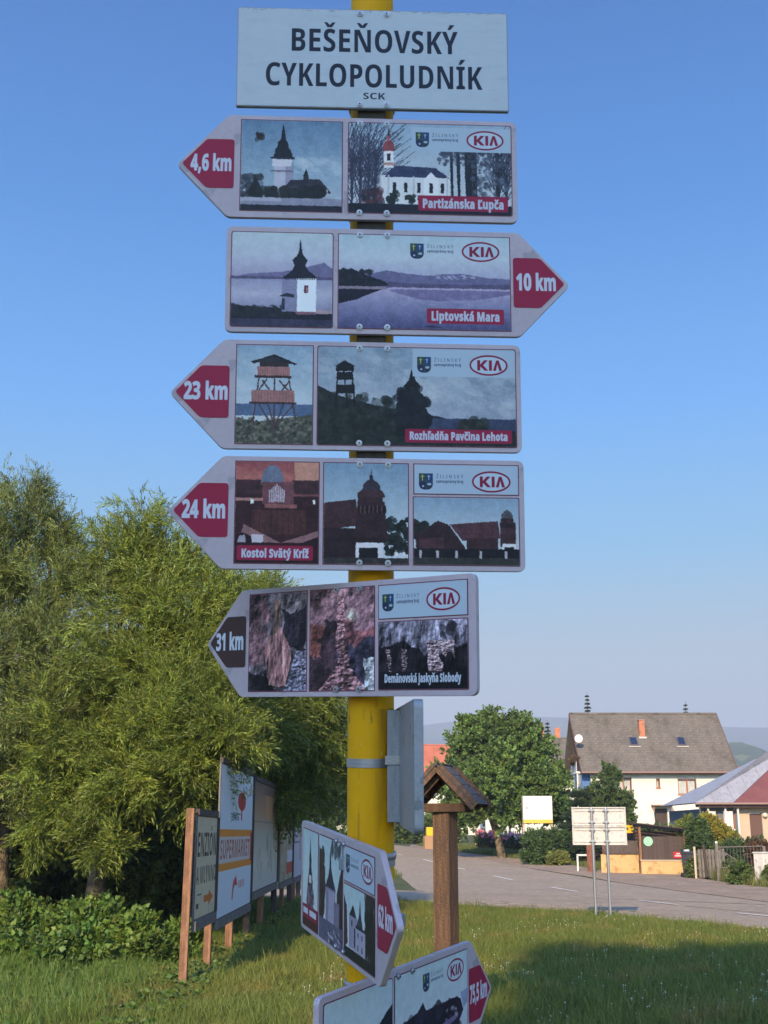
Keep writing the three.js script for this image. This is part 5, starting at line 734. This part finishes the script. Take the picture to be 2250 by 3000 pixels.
const brickMat = plaster([.42, .15, .075], [.52, .21, .11], { c: [.34, .13, .07] }), tinMat = mat({ color: lin(.32, .2, .16), roughness: .5, metalness: .3 }), brownRoofTrim = mat({ color: lin(.12, .06, .045), roughness: .7 });
function windowAt(parent, x, y, z, w, h, lights = 2, curtain = true) { // sits in an opening of the front wall (wall face at z)
  const f = mesh('window', [box(w, .06, .09, x, y + h / 2 - .03, z - .04), box(w, .06, .09, x, y - h / 2 + .03, z - .04), box(.06, h - .12, .09, x - w / 2 + .03, y, z - .04), box(.06, h - .12, .09, x + w / 2 - .03, y, z - .04), ...(lights > 1 ? [box(.1, h - .12, .08, x, y, z - .035)] : [])], frameMat, parent);
  for (let k = 0; k < lights; k++) { const pw = (w - .12 - (lights > 1 ? .1 : 0)) / lights; mesh('pane', new THREE.PlaneGeometry(pw, h - .12).translate(x + (lights > 1 ? (k - .5) * (pw + .1) : 0), y, z - .045), paneMat, f); }
  if (curtain) for (let k = 0; k < lights; k++) { const pw = (w - .14) / lights; mesh('curtain', new THREE.PlaneGeometry(pw * .92, h - .15, 12, 1).translate(x + (lights > 1 ? (k - .5) * pw : 0), y, z - .17), curtainMat, f); }
  mesh('sill', box(w + .12, .06, .14, x, y - h / 2 - .03, z + .03), sillMat, f);
}
// a front wall with real openings, as blocks round them
function wallWith(parent, x0, x1, y0, y1, z, t, holes, m) {
  const xs = [...new Set([x0, x1, ...holes.flatMap(([x, , w]) => [x - w / 2, x + w / 2])])].sort((a, b) => a - b), g = [];
  for (let i = 0; i + 1 < xs.length; i++) {
    const a = xs[i], b = xs[i + 1], mid = (a + b) / 2, col = holes.filter(([x, , w]) => Math.abs(mid - x) < w / 2).sort((p, q) => p[1] - q[1]); let y = y0;
    for (const [, hy, , hh] of col) { if (hy - hh / 2 > y) g.push(box(b - a, hy - hh / 2 - y, t, mid, (y + hy - hh / 2) / 2, z - t / 2)); y = hy + hh / 2; }
    if (y1 > y) g.push(box(b - a, y1 - y, t, mid, (y + y1) / 2, z - t / 2));
  }
  return mesh('wall', g, m, parent);
}
{ // cream house with the mottled roof
  const B = [20.3, 1.0, -88.6], t = thing('house', 'cream two storey house with a large mottled grey roof', 'house', B, 0);
  const L = -5.15, R = 5.2, top = 5.1, dep = 8.2, ridgeY = 9.62, ez = .55, eaveY = 5.02, lx = L - .75, rx = R + .35;
  const holes = [[-2.75, 4.05, 1.2, 1.1], [-.22, 4.18, .3, .68], [1.9, 3.95, 1.38, 1.12], [-.15, 1.35, .95, 2.1], [1.9, 1.5, 1.4, 1.2]];
  wallWith(t, L, R, -.4, top, 0, .35, holes, creamMat);
  for (const [x, y, w, h] of holes.slice(0, 3)) windowAt(t, x, y, -.06, w, h, w > 1 ? 2 : 1); windowAt(t, 1.9, 1.5, -.06, 1.4, 1.2);
  const d = mesh('door', box(.9, 2.05, .06, -.15, 1.33, -.2), brownBoard, t); mesh('handle', box(.03, .14, .05, .2, 1.3, -.15), steelMat, d);
  mesh('door_canopy', [box(1.5, .07, .75, -.1, 2.62, .36), box(.07, .5, .07, -.75, 2.38, .5), box(.07, .5, .07, .55, 2.38, .5)], sillMat, t);
  mesh('wall', box(.35, top + .4, dep - .35, R - .175, (top - .4) / 2, -dep / 2 - .175), creamMat, t); mesh('wall', box(.35, top + .4, dep - .35, L + .175, (top - .4) / 2, -dep / 2 - .175), creamMat, t); mesh('wall', box(R - L - .7, top + .4, .3, (L + R) / 2, (top - .4) / 2, -dep + .15), creamMat, t);
  const gable = (x) => { const g = prism([[-dep, top], [0, top], [-dep / 2, ridgeY - .3]], .3); g.rotateY(-Math.PI / 2); return g.translate(x, 0, 0); };
  for (const x of [L + .3, R]) { const g = prism([[0, top], [dep, top], [dep / 2, ridgeY - .35]], .3).rotateY(Math.PI / 2).translate(x - .3, 0, 0); mesh('gable', g, x < 0 ? darkWood : creamMat, t); }
  const zr = -dep / 2, f = mesh('roof', [slab([V(lx, eaveY, ez), V(rx, eaveY, ez), V(rx, ridgeY, zr), V(lx, ridgeY, zr)], .14), slab([V(rx, eaveY, -dep - ez), V(lx, eaveY, -dep - ez), V(lx, ridgeY, zr), V(rx, ridgeY, zr)], .14)], slateMat, t);
  mesh('ridge_cap', bar(V(lx, ridgeY - .0, zr), V(rx, ridgeY, zr), .1, 8), slateMat, f);
  const sl = (ridgeY - eaveY) / (ez - zr), onRoof = (z) => eaveY + (ez - z) * sl, an = Math.atan(sl);
  for (const x of [lx, rx]) mesh('verge_board', [slab([V(x - .03, eaveY + .02, ez + .02), V(x + .03, eaveY + .02, ez + .02), V(x + .03, ridgeY + .04, zr), V(x - .03, ridgeY + .04, zr)], .3)], brownRoofTrim, f);
  mesh('gutter', bar(V(lx, eaveY - .08, ez + .06), V(rx, eaveY - .08, ez + .06), .07, 8), tinMat, t); mesh('soffit', box(rx - lx, .04, ez, (lx + rx) / 2, eaveY - .16, ez / 2), brownRoofTrim, t); mesh('downpipe', bar(V(R + .1, eaveY - .1, ez - .3), V(R + .1, 0, .12), .05, 8), mat({ color: lin(.45, .16, .1) }), t);
  const zc = -2.35; mesh('chimney', [box(.42, 1.35, .5, -.72, onRoof(zc) + .38, zc)], brickMat, f); mesh('chimney_cap', box(.52, .07, .6, -.72, onRoof(zc) + 1.09, zc), tinMat, f); mesh('chimney_flashing', slab([V(-1.0, onRoof(-1.98) + .06, -1.98), V(-.42, onRoof(-1.98) + .06, -1.98), V(-.42, onRoof(-2.12) + .06, -2.12), V(-1.0, onRoof(-2.12) + .06, -2.12)], .03), mat({ color: lin(.5, .46, .42) }), f);
  for (const x of [-1.5, 2.1]) { const z = -1.75, y = onRoof(z) + .05, w = mesh('roof_window', [box(.62, .06, .92, x, y, z, an), ], mat({ color: lin(.12, .12, .13), roughness: .5, metalness: .4 }), f); mesh('pane', box(.46, .02, .72, x, y + .05, z + .03, an), mat({ color: lin(.02, .03, .07), roughness: .08 }), w); mesh('flashing', box(.9, .03, .12, x, onRoof(z + .42) + .05, z + .42, an), mat({ color: lin(.42, .36, .3) }), w); }
  // gable balcony with laundry and flowers
  mesh('balcony_slab', box(1.1, .14, 2.6, L - .45, 4.98, -1.6), mat({ color: lin(.7, .68, .64) }), t); for (const z of [-.4, -2.8]) mesh('balcony_post', box(.1, 5.3, .1, L - .9, 2.3, z), creamMat, t); mesh('balcony_rail', box(.05, .8, 2.5, L - .95, 5.45, -1.6), mat({ color: lin(.5, .5, .5) }), t); mesh('blue_awning', [box(.05, 1.3, 1.0, L - .9, 4.2, -1.0), box(.6, 1.2, .05, L - .3, 4.25, -.3)], mat({ color: lin(.08, .16, .36), roughness: .8 }), t);
  mesh('satellite_dish', new THREE.SphereGeometry(.42, 20, 10, 0, 6.283, 0, .8).scale(1, .5, 1).rotateX(-Math.PI / 2 + Math.PI).translate(lx + .1, 7.45, -.75), mat({ color: lin(.78, .76, .72), roughness: .5 }), t);
  mesh('dish_arm', bar(V(lx + .1, 7.45, -.95), V(lx + .25, 7.1, -1.7), .03, 6), steelMat, t);
  foliage(t, 'window_box_flowers', BUSH, leafMat(.16, .10, .05), [[L - .95, 5.9, -.6, .35], [L - .95, 5.9, -1.4, .35]], 260, { seed: 400, minY: -50, size: [1.2, 2] });
}
{ // low house with the tin roof on the right
  const t = thing('house', 'low house with grey tin and dark red roof', 'house', [18.5, .42, -60.6], 0), y0 = 2.7, k = .76;
  const S = (x, d) => V(x, y0 + d * k, .6 - d), grey = mat({ map: patchy([.42, .40, .40], [.52, .50, .49], 2, { fine: .1, c: [.36, .35, .36] }), roughness: .45, metalness: .4 }), red = mat({ map: patchy([.17, .058, .05], [.21, .075, .062], 2, { fine: .1 }), roughness: .5 });
  const rf = mesh('roof', slab([S(-3.1, 0), S(-1.25, 0), S(5.2, 5.6), S(5.0, 5.9), S(2.0, 3.25)], .06), grey, t); mesh('roof', slab([S(-1.22, .0), S(9, 0), S(9, 5.6), S(5.23, 5.6)], .065), red, t);
  for (let i = 1; i < 7; i++) { const x = -3.1 + i * .95; mesh('seam', bar(S(x, .0 + Math.max(0, (x + 1.25) / 6.45 * 5.6 + .05)).add(V(0, .03, 0)), S(x + .0, Math.min(5.6, (x + 3.1) / 5.1 * 3.25)).add(V(0, .03, 0)), .018, 5), grey, rf); }
  mesh('roof', slab([S(-3.1, 0), S(2.0, 3.25), V(2.0, y0 + 3.25 * k, -6), V(-3.1, y0, -7)], .06), grey, t);
  mesh('gutter', bar(V(-3.15, y0 - .06, .66), V(9, y0 - .06, .66), .06, 8), tinMat, t); mesh('downpipe', [bar(V(-2.95, y0 - .1, .6), V(-2.8, y0 - .55, .2), .035), bar(V(-2.8, y0 - .55, .2), V(-2.8, 0, .1), .035)], mat({ color: lin(.3, .29, .28) }), t);
  const blue = plaster([.11, .135, .16], [.145, .17, .2]), tan = plaster([.50, .37, .26], [.57, .43, .31]);
  wallWith(t, -2.75, -.95, -.3, y0 - .05, 0, .25, [[-2.2, 1.75, .6, 1.2], [-1.35, 1.75, .6, 1.2]], blue); wallWith(t, -.95, 8, -.3, y0 - .05, .0, .3, [[-.02, 1.15, .62, 2.1], [1.35, 1.3, .9, 1.2], [3.4, 1.3, .9, 1.2]], tan);
  for (const x of [-2.2, -1.35]) windowAt(t, x, 1.75, -.04, .6, 1.2, 1, false); for (const x of [1.35, 3.4]) windowAt(t, x, 1.3, -.06, .9, 1.2, 2, false);
  for (const x of [-2.45, -1.6, -.98]) mesh('porch_post', box(.09, y0 - .05, .09, x, (y0 - .1) / 2, .32), mat({ color: lin(.62, .6, .57) }), t); mesh('fascia', box(12, .14, .04, 2.9, y0 - .16, .5), brownRoofTrim, t);
  const d = mesh('door', box(.6, 2.05, .06, -.02, 1.14, -.12), brownRoofTrim, t); mesh('handle', box(.03, .12, .05, .2, 1.1, -.06), steelMat, d); mesh('wall', box(.25, y0, 6.4, -2.62, y0 / 2 - .3, -3.5), blue, t);
  mesh('flower_trough', box(.5, .2, .2, -1.55, .98, .5), mat({ color: lin(.5, .03, .03) }), t); foliage(t, 'trough_flowers', [leaf(.1, .05, .1, .1)], mat({ color: lin(.75, .7, .66) }), [[-1.55, 1.3, .5, .24]], 130, { seed: 410, minY: -50, size: [1, 1.8] });
  mesh('wall_lamp', new THREE.SphereGeometry(.12, 14, 10).translate(.42, 2.1, .1), mat({ color: lin(.7, .62, .5), roughness: .4 }), t);
}
[[-2.1, .5, 1.0, .42], [1.1, .35, .9, .36]].forEach(([x, y, s, r], i) => { const t = thing('cartwheel', i ? 'second old spoked cartwheel beneath the tan house wall' : 'old spoked cartwheel leaning below the tan house door', 'ornament', [20.4 + x, .55 + y, -59.6], .3), wm = mat({ color: lin(.22, .16, .12) }); mesh('rim', new THREE.TorusGeometry(r, .045, 8, 24), wm, t); for (let k = 0; k < 8; k++) mesh('spoke', bar(V(0, 0, 0), V(Math.cos(k * .785) * r, Math.sin(k * .785) * r, 0), .018, 5), wm, t); mesh('hub', new THREE.CylinderGeometry(.07, .07, .12, 12).rotateX(Math.PI / 2), wm, t); });  // two old cartwheels set against the tan house
function plainHouse(label, base, turn, w, dep, h, rise, roofM, wallM, opt = {}) {
  const t = thing('house', label, 'house', base, turn); wallWith(t, -w / 2, w / 2, -.5, h, dep / 2, .3, opt.win ?? [], wallM); for (const [x, y, a, b] of opt.win ?? []) windowAt(t, x, y, dep / 2 - .06, a, b, 2);
  mesh('wall', box(w, h + .5, .3, 0, h / 2 - .25, -dep / 2 + .15), wallM, t); for (const s of [-1, 1]) { mesh('wall', box(.3, h + .5, dep - .6, s * (w / 2 - .15), h / 2 - .25, 0), wallM, t); mesh('gable', prism([[-dep / 2, h], [dep / 2, h], [0, h + rise - .2]], .28).rotateY(Math.PI / 2).translate(s * (w / 2 - .16) - .14, 0, 0), wallM, t); }
  const o = .4, e = h - .12; const rf = mesh('roof', [slab([V(-w / 2 - o, e, dep / 2 + o), V(w / 2 + o, e, dep / 2 + o), V(w / 2 + o, h + rise, 0), V(-w / 2 - o, h + rise, 0)], .12), slab([V(w / 2 + o, e, -dep / 2 - o), V(-w / 2 - o, e, -dep / 2 - o), V(-w / 2 - o, h + rise, 0), V(w / 2 + o, h + rise, 0)], .12)], roofM, t);
  mesh('ridge_cap', bar(V(-w / 2 - o, h + rise, 0), V(w / 2 + o, h + rise, 0), .09, 7), roofM, rf); for (const [x, ch] of opt.chim ?? []) mesh('chimney', box(.5, ch, .5, x, h + rise + ch * .3, -.2), brickMat, rf);
  return t;
}
const redTile = mat({ map: patchy([.36, .10, .055], [.46, .145, .085], 3, { fine: .25 }), roughness: .85 });
plainHouse('house with a plain orange red roof behind the walnut', [4.0, 1.5, -112], .15, 8, 8, 4.2, 3.9, redTile, creamMat);
plainHouse('house with a brown grey roof behind the walnut', [13.6, 1.5, -112], -.1, 8.4, 8, 4.8, 3.9, slateMat, creamMat, { chim: [[1.1, 1.6], [2.6, 1.2]] });
plainHouse('small cream cottage glimpsed beyond the far hoarding end', [-4.2, 1.1, -92], .25, 7, 6, 2.9, 2.4, redTile, creamMat, { win: [[-1.8, 1.5, 1, 1.1], [1.6, 1.5, 1, 1.1]] });
plainHouse('far house with a small red gable by the hill', [30.5, 1.6, -118], .2, 7, 7, 4.2, 3.0, redTile, creamMat);
renderer.render(scene, camera);
